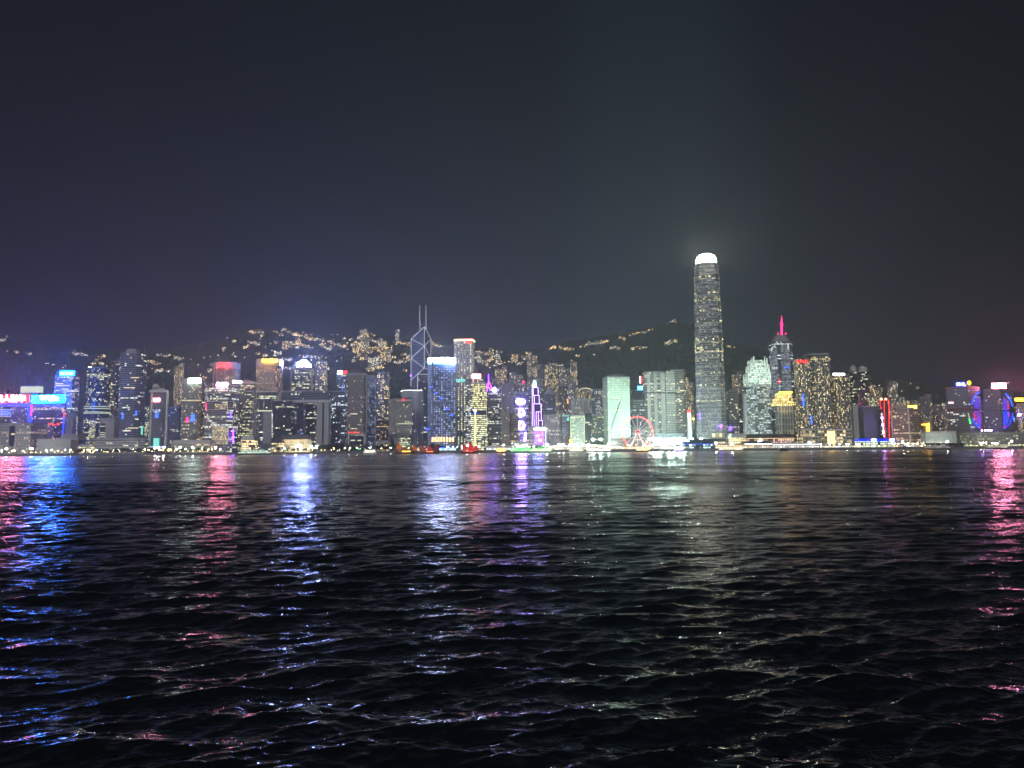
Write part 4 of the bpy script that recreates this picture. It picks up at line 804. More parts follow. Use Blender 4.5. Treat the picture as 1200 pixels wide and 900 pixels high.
# tower with pink spire
B = tower('dark chamfered tower with a magenta lit spire on a ringed roof', 903, 931.2, 400.5, 1720, fac('slate', wall=(.22, .24, .26), lit=.04, rows=.03, colA=COOL), 'cham', .9, plant=False)
k = MB(); k.prism(shrink(B.poly, .72), B.z+.05, W(917, 395, B.Y)[2]); k.prism(shrink(B.poly, .5), W(917, 395, B.Y)[2], W(917, 391.5, B.Y)[2]); k.build('stepped_cap', [P['concrete'], P['roof']], B.root)
yc = B.cy; k = MB(); k.tube([W(916, y, yc) for y in (392, 388, 384)], 2.6, 8, r2=2.6); k.tube([W(916, y, yc) for y in (384, 380)], 2., 8, r2=3.8); k.tube([W(916, y, yc) for y in (380, 377, 370)], 3.2, 8, r2=.5); k.build('spire', E_['pink'], B.root)
for x in (911.8, 920.8): k = MB(); k.ball(W(x, 391, yc-8), 2., 7, 4); k.build('magenta_lamp', E_['pink'], B.root)
for x0, x1, y0 in ((904.6, 910.6, 407), (918, 925, 403.5)): panel(B, x0, x1, y0, 480, fac('slate', wall=(.30, .34, .38), glass=(.12, .15, .2), lit=.6, rows=.3, floor=4.4, fh=.5, fw=.95, strength=.35, colA=COOL, colB=COOL), 'glazed_bay', dy=1.5)
line(B, [(903.8, 411), (905, 407.5), (908.2, 405)], E_['white2'], .9, 3); line(B, [(905, 431.2), (911.2, 431.2)], E_['white2'], 1., 3); line(B, [(919, 430.6), (925.5, 430.6)], E_['bluel'], 1., 3); line(B, [(923.6, 404), (923.6, 409)], E_['white2'], 1., 3)
line(B, [(913.5, 444), (913.5, 450)], E_['redd'], .8, 3); line(B, [(914, 451), (914, 458)], E_['teal'], .8, 3)
# golden crowned tower
B = tower('stone tower with stepped golden crown and tall arched windows', 909.5, 932, 477, 1420, fac('beige', wall=(.38, .36, .30), glass=(.10, .10, .09), lit=.25, bay=5.5, floor=13., fw=.5, fh=.8, strength=.6), 'cham', .8, plant=False)
gc = fac('beige', wall=(.5, .42, .22), glass=(.3, .22, .1), lit=.9, rows=.9, bay=4., floor=5.5, fw=.55, fh=.75, strength=2.6, colA=(1., .82, .30), colB=(1., .72, .22))
for i, (x0, x1, y0, y1) in enumerate(((909.8, 931.6, 471.5, 476.8), (911.2, 930.2, 466, 471.5), (912.8, 928.6, 460, 466))):
    a = W(x0, y1, 1422); c = W(x1, y0, 1422); k = MB(); k.prism([(a[0], 1421+i*3), (c[0], 1421+i*3), (c[0], 1450-i*3), (a[0], 1450-i*3)], a[2]+.03+(2.3 if i == 0 else 0), c[2]); k.build('golden_tier', [gc, P['roof']], B.root)
line(B, [(913, 459.6), (928.4, 459.6)], E_['gold'], .9); k = MB(); k.ball(W(912.8, 461.5, 1418), 1.6, 6, 4); k.build('green_lamp', E_['green'], B.root)
spot('crown_floodlight', W(920, 486, 1390), W(921, 468, 1422), 5e4, (1, .8, .35), 90, B, 2)
# twin-slab hotel
hf = fac('resid', wall=(.27, .28, .27), glass=(.07, .08, .08), lit=.30, bay=3.4, floor=3.7, fw=.55, fh=.55, strength=1.7, colA=YEL, colB=WARM, cluster=.5)
B = tower('left wing of twin waterfront residence slabs with red lettering at its roof edge', 932, 951, 421.5, 1440, hf, 'ribs', .9, n=4)
letters(B, '四季酒店', 933, 946, 421.8, 425., E_['redd'], dy=1.5)
B2 = tower('taller right wing of twin waterfront residence slabs with a grey roof canopy', 948.5, 974, 418, 1455, hf, 'ribs', .8, n=5, plant=False)
k = MB(); a = W(948, 416, 1452); c = W(971, 413.8, 1452); k.box((a[0], 1452, a[2]), (c[0], 1480, c[2])); k.box((a[0]+8, 1458, B2.z+.03), (c[0]-8, 1475, a[2])); k.build('roof_canopy', P['concrete'], B2.root)
panel(B2, 950, 973, 420, 421.6, fac('resid', lit=1., rows=1., fw=.6, fh=1., floor=8, strength=1.4), 'lit_top_floor', dy=1.)
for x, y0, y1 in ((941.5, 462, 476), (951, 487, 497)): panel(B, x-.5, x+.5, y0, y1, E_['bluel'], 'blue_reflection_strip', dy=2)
B = tower('brown residence slab with a white line sign right of the twin slabs', 975, 997.3, 440, 1450, fac('resid', wall=(.24, .22, .20), lit=.30, bay=3.4, floor=3.7, strength=1.6, cluster=.5), 'ribs', .8, n=4)
sign(B, 976.5, 990, 437.2, 439.8, E_['white'])
B = tower('long beige podium mall with warm lit bays below the residence slabs', 934, 998, 503.5, 1380, fac('beige', wall=(.38, .33, .26), lit=.5, bay=6, floor=6.5, fw=.7, fh=.55, colA=WARM, colB=YEL, strength=1.1), 'rect', .3, name='podium_mall', cat='building', plant=False)
panel(B, 970, 978, 505, 520, E_['warm'], 'lit_entrance', dy=1); line(B, [(934.5, 503.2), (997.5, 503.2)], P['pale'], 1., name='cornice')
B = tower('black tower with twin turrets and a small white pediment on its roof', 997.5, 1019.5, 436, 1720, fac('dark', lit=.05, wall=(.07, .07, .08)), 'cham', .9, plant=False)
for x0, x1, y in ((998.5, 1003, 430.5), (1008, 1016, 431)): a = W(x0, 436, 1730); c = W(x1, y, 1730); k = MB(); q = [(a[0], 1729), (c[0], 1729), (c[0], 1742), (a[0], 1742)]; k.prism(q, B.z+2.4, c[2]); k.prism(q, c[2]+.02, c[2]+6, top=shrink(q, .1)); k.build('turret', [P['pale'], P['pale']], B.root)
B = tower('pale side-lit slab with two vertical piers left of the dark windowless box', 998, 1006.5, 475, 1480, paint('pale_slab', (.42, .43, .40)), 'ribs', .9, n=1, plant=False, name='office_slab')
B = tower('large dark windowless box building at the right waterfront', 1005.5, 1032, 477, 1460, paint('dark_cladding', (.09, .09, .12), .5), 'rect', .7, name='dark_box_building', cat='building')
B = tower('blocky building with green lit floors between the black tower and the red outlined tower', 1018, 1031, 466, 1600, fac('green', lit=.3, rows=.2), 'rect', .8, name='office_block')
B = tower('slim tower outlined in red neon with two white roof lamps', 1031, 1042.5, 469.5, 1430, fac('dark', lit=.02, wall=(.05, .06, .08), rows=0), 'rect', .9, plant=False, name='neon_tower')
for pts in ([(1036.2, 469), (1036.6, 500), (1037.4, 514)], [(1041.6, 469), (1042, 500), (1042.4, 514)], [(1036.2, 469.2), (1041.6, 469.2)], [(1031.4, 469.4), (1031.6, 476), (1033.2, 479)]): line(B, pts, E_['red'], .6)
for x in (1032.6, 1038): k = MB(); k.ball(W(x, 467.8, B.Y), 2.5, 8, 5); k.build('roof_lamp', emis('roof_lamp_light', (8, 2.2, 1.2)), B.root)
for i in range(7): x = 1033+.45*i; panel(B, x-.4, x+1., 484+i*4.2, 487+i*4.2, E_['purw'] if i % 2 else E_['white2'], 'violet_sign_letter', dy=2)
B = tower('thin pale strip building touching the red outlined tower', 1042.6, 1046, 494, 1480, fac('white', lit=.1), 'rect', 2, name='office_block')
# brown two-faced hotel block
B = tower('brown slab building with a pale lit corner and a yellow sign on its right roof', 1045.5, 1078.5, 479, 1400, fac('brown', wall=(.34, .23, .20), lit=.05, rows=.04, floor=3.4, fh=.55, fw=.96), poly=corner_poly(1045.5, 1065.3, 1078.5, 1400, 30), plant=False)
k = MB(); a = W(1048, 479, 1410); c = W(1062.5, 474, 1410); q = [(a[0], 1408), (c[0], 1408), (c[0]-4, 1425), (a[0], 1425)]; k.prism(q, B.z+2.4, c[2], top=shrink(q, .8)); k.build('penthouse', [paint('pink_stone', (.5, .34, .31)), P['roof']], B.root)
k = MB(); c = W(1065.3, 500, 1400); k.tube([(c[0], 1399, G), (c[0], 1399, B.z)], 1.3, 6); k.build('corner_pier', P['pale'], B.root); k = MB(); c = B.poly[0]; k.tube([(c[0], c[1], G), (c[0], c[1], B.z)], 1.2, 6); k.build('corner_pier', P['pale'], B.root)
sign(B, 1064.2, 1074.6, 474.8, 479, E_['yellow'], '酒店', E_['white2'], Yp=B.Y+12); spot('facade_floodlight', W(1058, 522, 1340), W(1060, 495, 1405), 6e4, (1., .75, .6), 90, B, 3)
B = tower('small cream block with yellow neon frame right of the brown slab', 1079, 1093, 492, 1480, fac('beige', lit=.1, wall=(.4, .36, .28)), 'rect', .7, name='low_building', cat='building')
for pts in ([(1080, 497.5), (1086.5, 497.5)], [(1086.5, 505.5), (1086.5, 497), (1088.6, 496.6), (1088.6, 505.5)]): line(B, pts, E_['gold'], .7)
for (x0, x1, y, Y, mi, lab) in ((1041, 1054, 448, 1850, 1, 'tallest behind the brown slab'), (1020, 1028, 452, 1900, 3, 'left behind the green floored block'), (1027, 1036, 455, 1950, 0, 'behind the red outlined tower'), (1054, 1062, 466, 1900, 1, 'low one right of the tallest'), (1060, 1078, 470, 1850, 0, 'wide one above the yellow sign'),
        (1078, 1089, 466, 1800, 4, 'first grey one right of the yellow sign'), (1086, 1094, 463, 1950, 4, 'dim and tall above the cream block'), (1093, 1104, 475, 1650, 4, 'grey with dark balconies right of the cream block'), (1104, 1113, 473, 1700, 1, 'touching the left blue signed tower'), (1091, 1103, 487, 1560, 2, 'low and dark in front of the grey ones'),
        (1148, 1157, 470, 1900, 4, 'seen between the two blue and red signed towers'), (1188, 1206, 474, 1700, 0, 'at the right edge under golden roof light'), (1200, 1220, 468, 1800, 1, 'beyond the right edge cluster')):
    Bq = tower('hillside apartment tower, '+lab, x0, x1, y, Y, RES[mi], 'cross', .9, name='apartment_tower', cat='apartment tower')
    if x0 == 1188: panel(Bq, 1189.5, 1199.5, 466.5, 470, E_['gold'], 'golden_roof_sign', dy=0); k = MB(); k.ball(W(1194.5, 486, Bq.Y-2), 3, 8, 5); k.build('pink_lamp', E_['purw'], Bq.root)
# twin towers with the big round LED figure
def shun(label, xl, xc, xr, yt, Y, th, w_):
    return tower(label, xl, xr, yt, Y, fac('slate', wall=w_, glass=(.10, .10, .13), lit=.05, rows=.02, floor=3.8, fh=.55), poly=corner_poly(xl, xc, xr, Y, th), plant=False)
def side_map(B):
    C = B.poly[1]; R = B.poly[2]
    def f(px, py):      # point on the right-hand face seen at a photo pixel, pushed 0.8 m out
        d = ray(px, py); n = np.array([R[1]-C[1], -(R[0]-C[0])]); n = n/np.hypot(*n)
        t = (n[0]*C[0]+n[1]*C[1]+.8)/(n[0]*d[0]+n[1]*d[1]); return (d[0]*t, d[1]*t, CAM_H+d[2]*t)
    return f
def led_area(B, f, pts, mat, name):
    k = MB(); k.face([f(*p) for p in pts]); C = B.poly[1]; R = B.poly[2]; n = np.array([R[1]-C[1], -(R[0]-C[0])]); n = n/np.hypot(*n)*-.4
    bk = [(p[0]+n[0], p[1]+n[1], p[2]) for p in k.v]; fr = list(k.v)
    for i in range(len(fr)): j = (i+1) % len(fr); k.face([fr[i], fr[j], bk[j], bk[i]])
    k.face(bk[::-1]); return k.build(name, mat, B.root)
def led_line(B, f, pts, mat, r, name='led_arc'):
    k = MB(); k.tube([f(*p) for p in pts], r, 5); return k.build(name, mat, B.root)
def ell(cx, cy_, rx_, ry_, a0, a1, n=14): return [(cx+rx_*math.cos(math.radians(a0+(a1-a0)*i/n)), cy_-ry_*math.sin(math.radians(a0+(a1-a0)*i/n))) for i in range(n+1)]
B = shun('left of two towers sharing a glowing blue circle, blue sign on its roof', 1111, 1137, 1150.5, 453.5, 1420, 27, (.28, .27, .32))
f = side_map(B)
LEDP = emis('led_purple', (.20, .07, .85)); LEDB = emis('led_blue', (.03, .10, 1.9)); LEDR = emis('led_red', (1.3, .04, .12)); LEDM = emis('led_magenta', (.42, .05, .75)); LEDN = emis('led_navy', (.02, .02, .35))
led_line(B, f, ell(1151, 480, 13.2, 21.5, 100, 165), LEDB, 1.0); led_line(B, f, ell(1151, 480, 12.4, 20.5, 102, 160), E_['bluel'], .6)
led_line(B, f, ell(1151, 480, 12.6, 22.5, 205, 258), LEDB, 1.0); led_line(B, f, ell(1151, 480, 12., 21.6, 208, 255), E_['bluel'], .6)
e1 = ell(1149.5, 480, 8.2, 15.5, 90, 176, 8)
led_area(B, f, [(1149.2, 465)]+e1[1:]+[(1149.2, 479.5)], LEDP, 'led_upper_fill')
e2 = ell(1150, 480.6, 8.4, 17.5, 184, 262, 8)
led_area(B, f, [(1149.8, 481.2)]+e2[:]+[(1149.9, 497.6)], LEDM, 'led_lower_fill')
for x, mt in ((1142, LEDB), (1144.2, LEDM), (1146.2, LEDB), (1148.2, LEDP)): led_line(B, f, [(x, 468+abs(x-1148)*.6), (x+.1, 478)], mt, .5, 'led_stripe')
led_area(B, f, [(1140.5, 484), (1142.6, 484), (1144.5, 493), (1142.3, 492)], LEDR, 'led_red_patch'); led_area(B, f, [(1145.6, 491), (1149.8, 491), (1149.9, 499), (1147, 499.5)], LEDB, 'led_blue_patch'); led_area(B, f, [(1146.8, 500), (1150, 500), (1150, 502.5), (1147.3, 502.2)], LEDR, 'led_red_patch')
for cx_, cy_, a0, a1 in ((1143.6, 475.8, 40, 320), (1148.4, 475.8, 40, 320), (1143.4, 483, 140, -140), (1143.6, 487, 140, -140), (1148.4, 485, 0, 360)): led_line(B, f, ell(cx_, cy_, 1.6, 2.2, a0, a1, 8), LEDN, 1.0, 'led_letter_stroke')
sign(B, 1120.5, 1132.2, 447.8, 452.6, E_['bluedim'], 'SHL', E_['white'], Yp=B.Y+8); k = MB(); c = W(1135.7, 448.8, B.Y+8); k.ball(c, 3.7, 10, 6, sz=1.3); k.build('round_yellow_sign', E_['yellow'], B.root)
panel(B, 1111.5, 1117.5, 470.8, 473, emis('pink_white_light', (2.4, 1.5, 1.9)), 'pink_white_panel', Yp=B.Y+14); k = MB()
for z in (W(1125, 480, B.Y)[2], W(1125, 455, B.Y)[2]): k.prism(shrink(B.poly, 1.015), z, z+2.6, roof=0)
k.build('red_service_band', paint('maroon_band', (.25, .06, .06)), B.root)
for p0, p1 in (((1134.5, 484), (1136.2, 491)), ((1136, 491), (1137, 496.5))): line(B, [p0, p1], E_['green' if p0[1] > 488 else 'gdim'], .7, 3, 'green_light_curve')
B = shun('right of two towers sharing a glowing blue circle, red sign on its roof', 1155, 1175, 1190, 456, 1400, 30, (.28, .23, .26))
f = side_map(B)
led_line(B, f, ell(1174, 481, 13.2, 21, 72, 12), LEDB, 1.); led_line(B, f, ell(1174, 481, 12.6, 20, 70, 15), E_['bluel'], .6); led_line(B, f, ell(1174, 481, 12.8, 21.5, -8, -80), LEDB, 1.1)
e1 = ell(1175, 481, 8., 15.5, 84, 6, 8); led_area(B, f, [(1175.6, 480.4)]+[(1175.6, 466)]+e1+[(1182.8, 480.4)], LEDP, 'led_upper_fill')
e2 = ell(1175.6, 481.6, 7.8, 17.5, -2, -85, 8); led_area(B, f, [(1175.9, 482.4), (1183.2, 482.4)]+e2[1:], LEDB, 'led_lower_fill')
led_area(B, f, [(1180.6, 473), (1182.6, 472), (1182.7, 479.6), (1180.2, 479.6)], LEDR, 'led_red_patch'); led_area(B, f, [(1180.8, 483), (1183, 483), (1182.9, 489), (1180.8, 486.6)], LEDR, 'led_red_patch')
led_area(B, f, [(1176, 500), (1178, 498.6), (1179, 500.4), (1176.6, 502.6)], LEDR, 'led_red_patch')
led_line(B, f, ell(1175.6, 481.5, 3.2, 6.5, 85, -60, 10), LEDB, .8); led_line(B, f, ell(1175.6, 481.5, 4.6, 8.2, 85, -40, 10), LEDN, .6)
for x in (1177.8, 1179.6): led_line(B, f, [(x, 488), (x+.6, 497)], LEDP, .55, 'led_stripe')
sign(B, 1163.5, 1178.8, 449.2, 455, E_['redw'], Yp=B.Y+16, thick=2.5); line(B, [(1163, 455.4), (1179.4, 455.4)], E_['red'], .7, Yp=B.Y+5); line(B, [(1163, 448.8), (1179.4, 448.8)], E_['red'], .6, Yp=B.Y+5)
k = MB(); z = W(1165, 482, B.Y)[2]; k.prism(shrink(B.poly, 1.015), z, z+2.2, roof=0); k.build('service_band', P['darkm'], B.root); line(B, [(1187.5, 488), (1188.4, 494)], E_['bluel'], 1., 0)
for x in (1150.8, 1154.8, 1158.4, 1161.6): k = MB(); k.ball(W(x, 504.4, B.Y-5), 1.4, 7, 4); k.build('blue_white_lamp', E_['purw'], B.root)
B = tower('long terraced terminal podium with rows of small lamps under the two circle towers', 1121, 1215, 508, 1370, fac('grey', wall=(.26, .26, .24), lit=.45, bay=5, floor=5.5, fw=.45, fh=.35, colA=YEL, colB=GRN, strength=1.4), 'rect', .3, name='ferry_terminal', cat='building', plant=False)
B = tower('long pale glazed pier shed with panelled front right of the brown slab', 1079, 1121, 506.5, 1385, fac('white', wall=(.5, .5, .44), glass=(.40, .48, .45), lit=.0, rows=0, bay=16, floor=14, fw=.9, fh=.8), 'rect', .3, name='pier_shed', cat='building', plant=False)
spot('facade_floodlight', W(1098, 520, 1325), W(1098, 512, 1385), 3.0e4, (.9, 1., .9), 110, B, 3)

PLACES = [(45, 'near the left edge below the blue outlined slab'), (92, 'below the cyan billboard slab'), (128, 'before the curved tower with the lit ring'), (172, 'before the banded grey tower'), (205, 'before the slim twin-ribbed tower'), (240, 'below the green signed tower'), (282, 'below the golden atrium tower'),
          (330, 'left of the council hall'), (365, 'before the council hall'), (407, 'below the gateway building'), (432, 'before the square-arched grid tower'), (458, 'left of the orange sailed junk'), (498, 'behind the orange sailed junk'), (536, 'before the blue gridded tower'), (566, 'near the yellow light column'), (600, 'right of the yellow light column'), (645, 'below the video screen block'),
          (690, 'before the pale green glass block'), (730, 'before the green-white tower'), (768, 'around the observation wheel'), (804, 'between the wheel and the double deck pier'), (856, 'below the supertall tower'), (906, 'below the crowned twin tower'), (962, 'below the golden crowned tower'), (1005, 'below the brown residence slab'), (1050, 'around the blue roofed pier'), (1092, 'below the brown slab building'), (1130, 'before the pale glazed pier shed'), (1300, 'below the twin circle towers')]
def where(px):
    for x, s_ in PLACES:
        if px < x: return s_
SKYP = [(60, 'above the left edge slabs'), (150, 'above the curved tower at left'), (225, 'above the slim twin-ribbed tower'), (300, 'above the hotel with red letters'), (340, 'above the hotel with golden letters'), (378, 'above the violet pyramid roof tower'), (420, 'above the tall grid tower'), (452, 'above the pale blue strip tower'), (490, 'just left of the braced glass tower'), (530, 'just right of the braced glass tower'), (575, 'right of the orange-red outlined tower'), (640, 'above the stacked violet figures'), (682, 'above the domed grey tower'), (718, 'left above the green-white tower'), (770, 'right above the green-white tower'), (812, 'just left of the supertall tower'), (900, 'just right of the supertall tower'), (1300, 'above the brown slab building')]
def hillwhere(px, py):
    for x, s_ in SKYP:
        if px < x: return ('high ' if py < 402 else 'low ' if py > 418 else '')+'on the hillside '+s_
def relabel(o, lab, grp): o['label'] = lab; o['group'] = grp

# ================================================================== WATERFRONT
# ---- observation wheel
YW = 1345
c = W(747, 506.5, YW); Rw = 18.2*YW/FPX
wh = thing('observation_wheel', 'large observation wheel with glowing red rim and white spokes on the waterfront', 'ferris wheel', (c[0], YW, G))
k = MB(); n = 48
for dy in (-1.6, 1.6):
    k.tube([(c[0]+Rw*math.cos(2*PI*i/n), YW+dy, c[2]+Rw*math.sin(2*PI*i/n)) for i in range(n+1)], .62, 5)
k.build('rim', emis('wheel_red', (5.5, .35, .45)), wh)
for i in range(16):
    a = 2*PI*i/16; k = MB(); k.tube([(c[0]+2*math.cos(a), YW, c[2]+2*math.sin(a)), (c[0]+(Rw-.4)*math.cos(a), YW, c[2]+(Rw-.4)*math.sin(a))], .42, 4); k.build('spoke', emis('spoke_light', (.95, .97, 1.), sample='NONE') if i == 0 else bpy.data.materials['spoke_light'], wh)
k = MB(); k.tube([(c[0], YW-2.6, c[2]), (c[0], YW+2.6, c[2])], 3.0, 12); k.build('hub', P['darkm'], wh)
k = MB(); k.tube([(c[0]+3.6*math.cos(a), YW-2.7, c[2]+3.6*math.sin(a)) for a in [2*PI*i/14 for i in range(15)]], .35, 4); k.build('hub_light', E_['redd'], wh)
for s_ in (-1, 1):
    k = MB()
    for dy in (-5, 5): k.tube([(c[0], YW+dy*.5, c[2]), (c[0]+s_*17, YW+dy, G)], .8, 6)
    k.build('support_leg', emis('leg_light', (.8, .45, .45), (.6, .6, .6), 'NONE') if s_ < 0 else bpy.data.materials['leg_light'], wh)
for i in range(28):
    a = 2*PI*i/28; x, z = c[0]+Rw*math.cos(a), c[2]+Rw*math.sin(a)-1.5; k = MB(); k.ball((x, YW, z), 1.15, 6, 4, sz=1.2); k.build('gondola', P['white'], wh)
# ---- crane
YC = 1335; c = W(714.5, 520, YC)
cr = thing('harbour_crane', 'dark lattice crane with raised jib in front of the green-white tower', 'crane', (c[0], YC, G))
k = MB(); a = W(715.5, 503, YC); k.tube([(c[0], YC, G), (a[0], YC, a[2])], 1.2, 5); k.build('mast', P['pale'], cr)
k = MB(); e = W(727, 470, YC)
for o_ in (-1.1, 1.1): k.tube([(a[0]+o_, YC, a[2]), (e[0]+o_*.3, YC, e[2])], .35, 4)
for i in range(14):
    t0, t1 = i/14, (i+1)/14; q = lambda t, o_: (a[0]+(e[0]-a[0])*t+o_*(1-.7*t), YC, a[2]+(e[2]-a[2])*t); k.tube([q(t0, -1.1 if i % 2 else 1.1), q(t1, 1.1 if i % 2 else -1.1)], .22, 4)
k.build('jib', P['darkm'], cr); k = MB(); q = W(713.8, 500, YC); k.box((q[0]-3, YC-2, q[2]-4), (q[0]+3, YC+2, q[2])); k.build('cab', P['white'], cr)
k = MB(); k.tube([(q[0]-2, YC, q[2]), W(711.5, 497.5, YC)], .4, 4); k.tube([W(711.5, 497.5, YC), (e[0], YC, e[2])], .12, 3); k.build('stay', P['darkm'], cr)

# ---- tall yellow light column
c = W(557, 520, 1325); lc = thing('light_column', 'tall slender column of yellow light with a blue lamp on top at the centre waterfront', 'light column', (c[0], 1325, G))
k = MB(); t = W(556.9, 482, 1325); k.tube([(c[0], 1325, G), (t[0], 1325, t[2])], 1.0, 8); k.build('lit_shaft', emis('column_yellow', (2.6, 2.2, .75)), lc)
k = MB(); k.ball((t[0], 1325, t[2]+1.4), 2.2, 8, 5); k.build('top_lamp', E_['purw'], lc)
k = MB(); k.tube([(t[0]-5, 1325, t[2]-3.5), (t[0]+5, 1325, t[2]-3.5)], .4, 5); k.build('cross_arm', E_['bluel'], lc)

# ---- piers, halls and sheds along the sea wall
def hall(label, x0, x1, yt, Y, wallm, roofm, lights=None, cat='pier hall', depth=22, cols=True, overhang=2., name='pier_hall'):
    a = W(x0, 527, Y); c2 = W(x1, yt, Y); zt = c2[2]; r = thing(name, label, cat, ((a[0]+c2[0])/2, Y+depth/2, G))
    z1 = G+(zt-G)*.72; k = MB(); k.prism([(a[0], Y), (c2[0], Y), (c2[0], Y+depth), (a[0], Y+depth)], G, z1); k.build('wall', [wallm, P['roof']], r)
    k = MB(); k.prism([(a[0]-overhang, Y-2.5), (c2[0]+overhang, Y-2.5), (c2[0]+overhang, Y+depth+2), (a[0]-overhang, Y+depth+2)], z1+.02, zt, top=[(a[0]+1, Y+2), (c2[0]-1, Y+2), (c2[0]-1, Y+depth-2), (a[0]+1, Y+depth-2)], roof=0); k.build('roof', roofm, r)
    if lights:
        k = MB(); k.tube([(a[0], Y-2.2, z1-.3), (c2[0], Y-2.2, z1-.3)], .28, 4); k.build('eave_light', lights, r)
    if cols:
        n_ = max(3, int((c2[0]-a[0])/9))
        for i in range(n_+1):
            x = a[0]+(c2[0]-a[0])*i/n_; k = MB(); k.tube([(x, Y-1.8, G), (x, Y-1.8, z1)], .3, 5); k.build('column', P['pale'], r)
    return r, (a[0], c2[0], z1, zt)
def hw(**o):
    q = {**dict(bay=4.5, floor=4.5, fw=.75, fh=.6, lit=.75, rows=.3, strength=1.5, cluster=.3), **o}; q['strength'] *= 1.15; return fac('beige', **q)
hall('small golden lit hall with arched windows left of the glowing council hall', 283, 297.5, 510.5, 1370, hw(strength=2.6, colA=(1, .8, .4)), P['pale'], E_['warm'])
r, q = hall('beige lit council hall with broad overhanging roof among the trees', 328.5, 361.5, 509.5, 1365, hw(wall=(.5, .44, .34), glass=(.4, .34, .24), lit=.95, rows=1, strength=.42, bay=9, floor=3.2, fw=.95, fh=.75), P['darkm'], E_['warm'], overhang=4)
spot('wall_washer', ((q[0]+q[1])/2, 1335, G+3), ((q[0]+q[1])/2, 1365, 16), 9000, (1, .75, .45), 110)
hall('dark low pier roof left of the council hall', 318, 329, 515, 1345, hw(lit=.3), P['darkm'])
hall('blue-lit low quay shed between the red sailed junks', 515, 533, 524.5, 1318, hw(lit=.8, colA=CYA, colB=COOL, strength=2), E_['bluel'])
hall('white lit ferry pier under the yellow floored bank', 567, 600, 522, 1316, hw(lit=.9, colA=WHT, colB=COOL, strength=1.6), P['pale'], E_['white2'])
hall('brightly white lit quay arcade right of the video screen block', 644, 700, 521, 1316, hw(lit=.95, colA=WHT, colB=YEL, strength=1.7), P['pale'], E_['white'])
hall('long white lit quay arcade between the wheel and the arcade left of it', 701, 728, 521.5, 1312, hw(lit=.95, colA=WHT, colB=WARM, strength=1.6), P['pale'], E_['white'])
hall('orange and white lit booth row under the wheel', 729, 764, 522, 1322, hw(lit=.8, colA=ORG, colB=WHT, strength=2.6), P['pale'], E_['warm'])
hall('green-lit construction hall with white floodlights right of the wheel', 766, 802, 508, 1400, hw(lit=.35, rows=.05, colA=(.4, .9, .5), colB=WHT, strength=.7, wall=(.12, .18, .15), bay=3, floor=3.5), P['darkm'], E_['teal'])
hall('low lit deck left of the dark double deck pier', 766, 802, 521.5, 1320, hw(lit=.8, colA=WHT, colB=YEL, strength=2.2), P['pale'], E_['white2'])
hall('dark double deck pier with small blue and white lit windows', 802.5, 838, 517.5, 1310, hw(wall=(.03, .04, .07), glass=(.02, .03, .06), lit=.55, rows=0, colA=CYA, colB=WHT, strength=1.4, bay=3.4), P['navy'], E_['bluel'])
hall('low black-roofed shed behind the double deck pier', 808, 850, 514, 1345, hw(lit=.2), P['darkm'])
hall('warm lit quay shed under the supertall tower', 838.5, 872, 519.5, 1312, hw(lit=.9, colA=YEL, colB=WHT, strength=2.0), P['darkm'], E_['warm'])
hall('yellow lit two level hall right of the supertall tower foot', 858, 875, 508, 1375, hw(lit=.9, colA=(1, .85, .4), colB=YEL, strength=1.8, wall=(.5, .45, .25)), P['pale'])
hall('long white lit pier shed with black roof below the crowned twin', 872.5, 905, 517.5, 1311, hw(lit=.8, colA=WHT, colB=WARM, strength=1.4), P['darkm'], E_['white'])
hall('rose and gold lit low arcade behind the pier sheds', 876, 931, 508.5, 1372, hw(lit=.6, colA=PNK, colB=YEL, strength=1.2, wall=(.2, .18, .16)), P['darkm'], E_['warm'])
hall('white lit pier with bright gables below the golden crowned tower', 905.5, 960, 518.5, 1308, hw(lit=.95, colA=WHT, colB=WHT, strength=1.8, fh=.45), P['pale'], E_['white'])
hall('grey-roofed pier with white and yellow lights left of the blue roofed pier', 960.5, 1003, 521, 1307, hw(lit=.85, colA=WHT, colB=YEL, strength=2.2), P['concrete'], E_['gdim'])
r, q = hall('pier with a vivid blue lit roof carrying two white hearts', 1009, 1049.5, 513.8, 1312, hw(lit=.8, colA=(.7, 1, .5), colB=WHT, strength=2.0), emis('blue_roof_light', (.01, .05, 1.1), (.02, .05, .5), 'NONE'), E_['bluel'])
for x in (1024, 1045.5):
    k = MB(); cx_, Yq, cz = W(x, 516, 1308); pts = []
    for i in range(16): t = 2*PI*i/16; pts.append((cx_+4.6*math.sin(t)**3, Yq, cz+.24*(13*math.cos(t)-5*math.cos(2*t)-2*math.cos(3*t)-math.cos(4*t))))
    k.face(pts[::-1]); k.face([(p[0], p[1]+.4, p[2]) for p in pts])
    for i in range(16): j = (i+1) % 16; k.face([pts[i], pts[j], (pts[j][0], pts[j][1]+.4, pts[j][2]), (pts[i][0], pts[i][1]+.4, pts[i][2])])
    k.build('heart_emblem', E_['white'], r)
hall('dim pier with a row of orange lamps right of the blue roofed pier', 1050, 1082, 520.5, 1308, hw(lit=.5, colA=ORG, colB=WHT, strength=1.8, wall=(.15, .14, .14)), P['concrete'], None)
hall('black barge-like pier deck near the pale glazed shed', 1091, 1129, 519, 1306, paint('dark_shed', (.05, .05, .06)), P['darkm'], None)
hall('pier with yellow-green lights below the terminal podium left part', 1129.5, 1160, 520.5, 1310, hw(lit=.7, colA=(.7, 1, .4), colB=YEL, strength=1.6, wall=(.15, .15, .14)), P['darkm'], E_['gdim'])
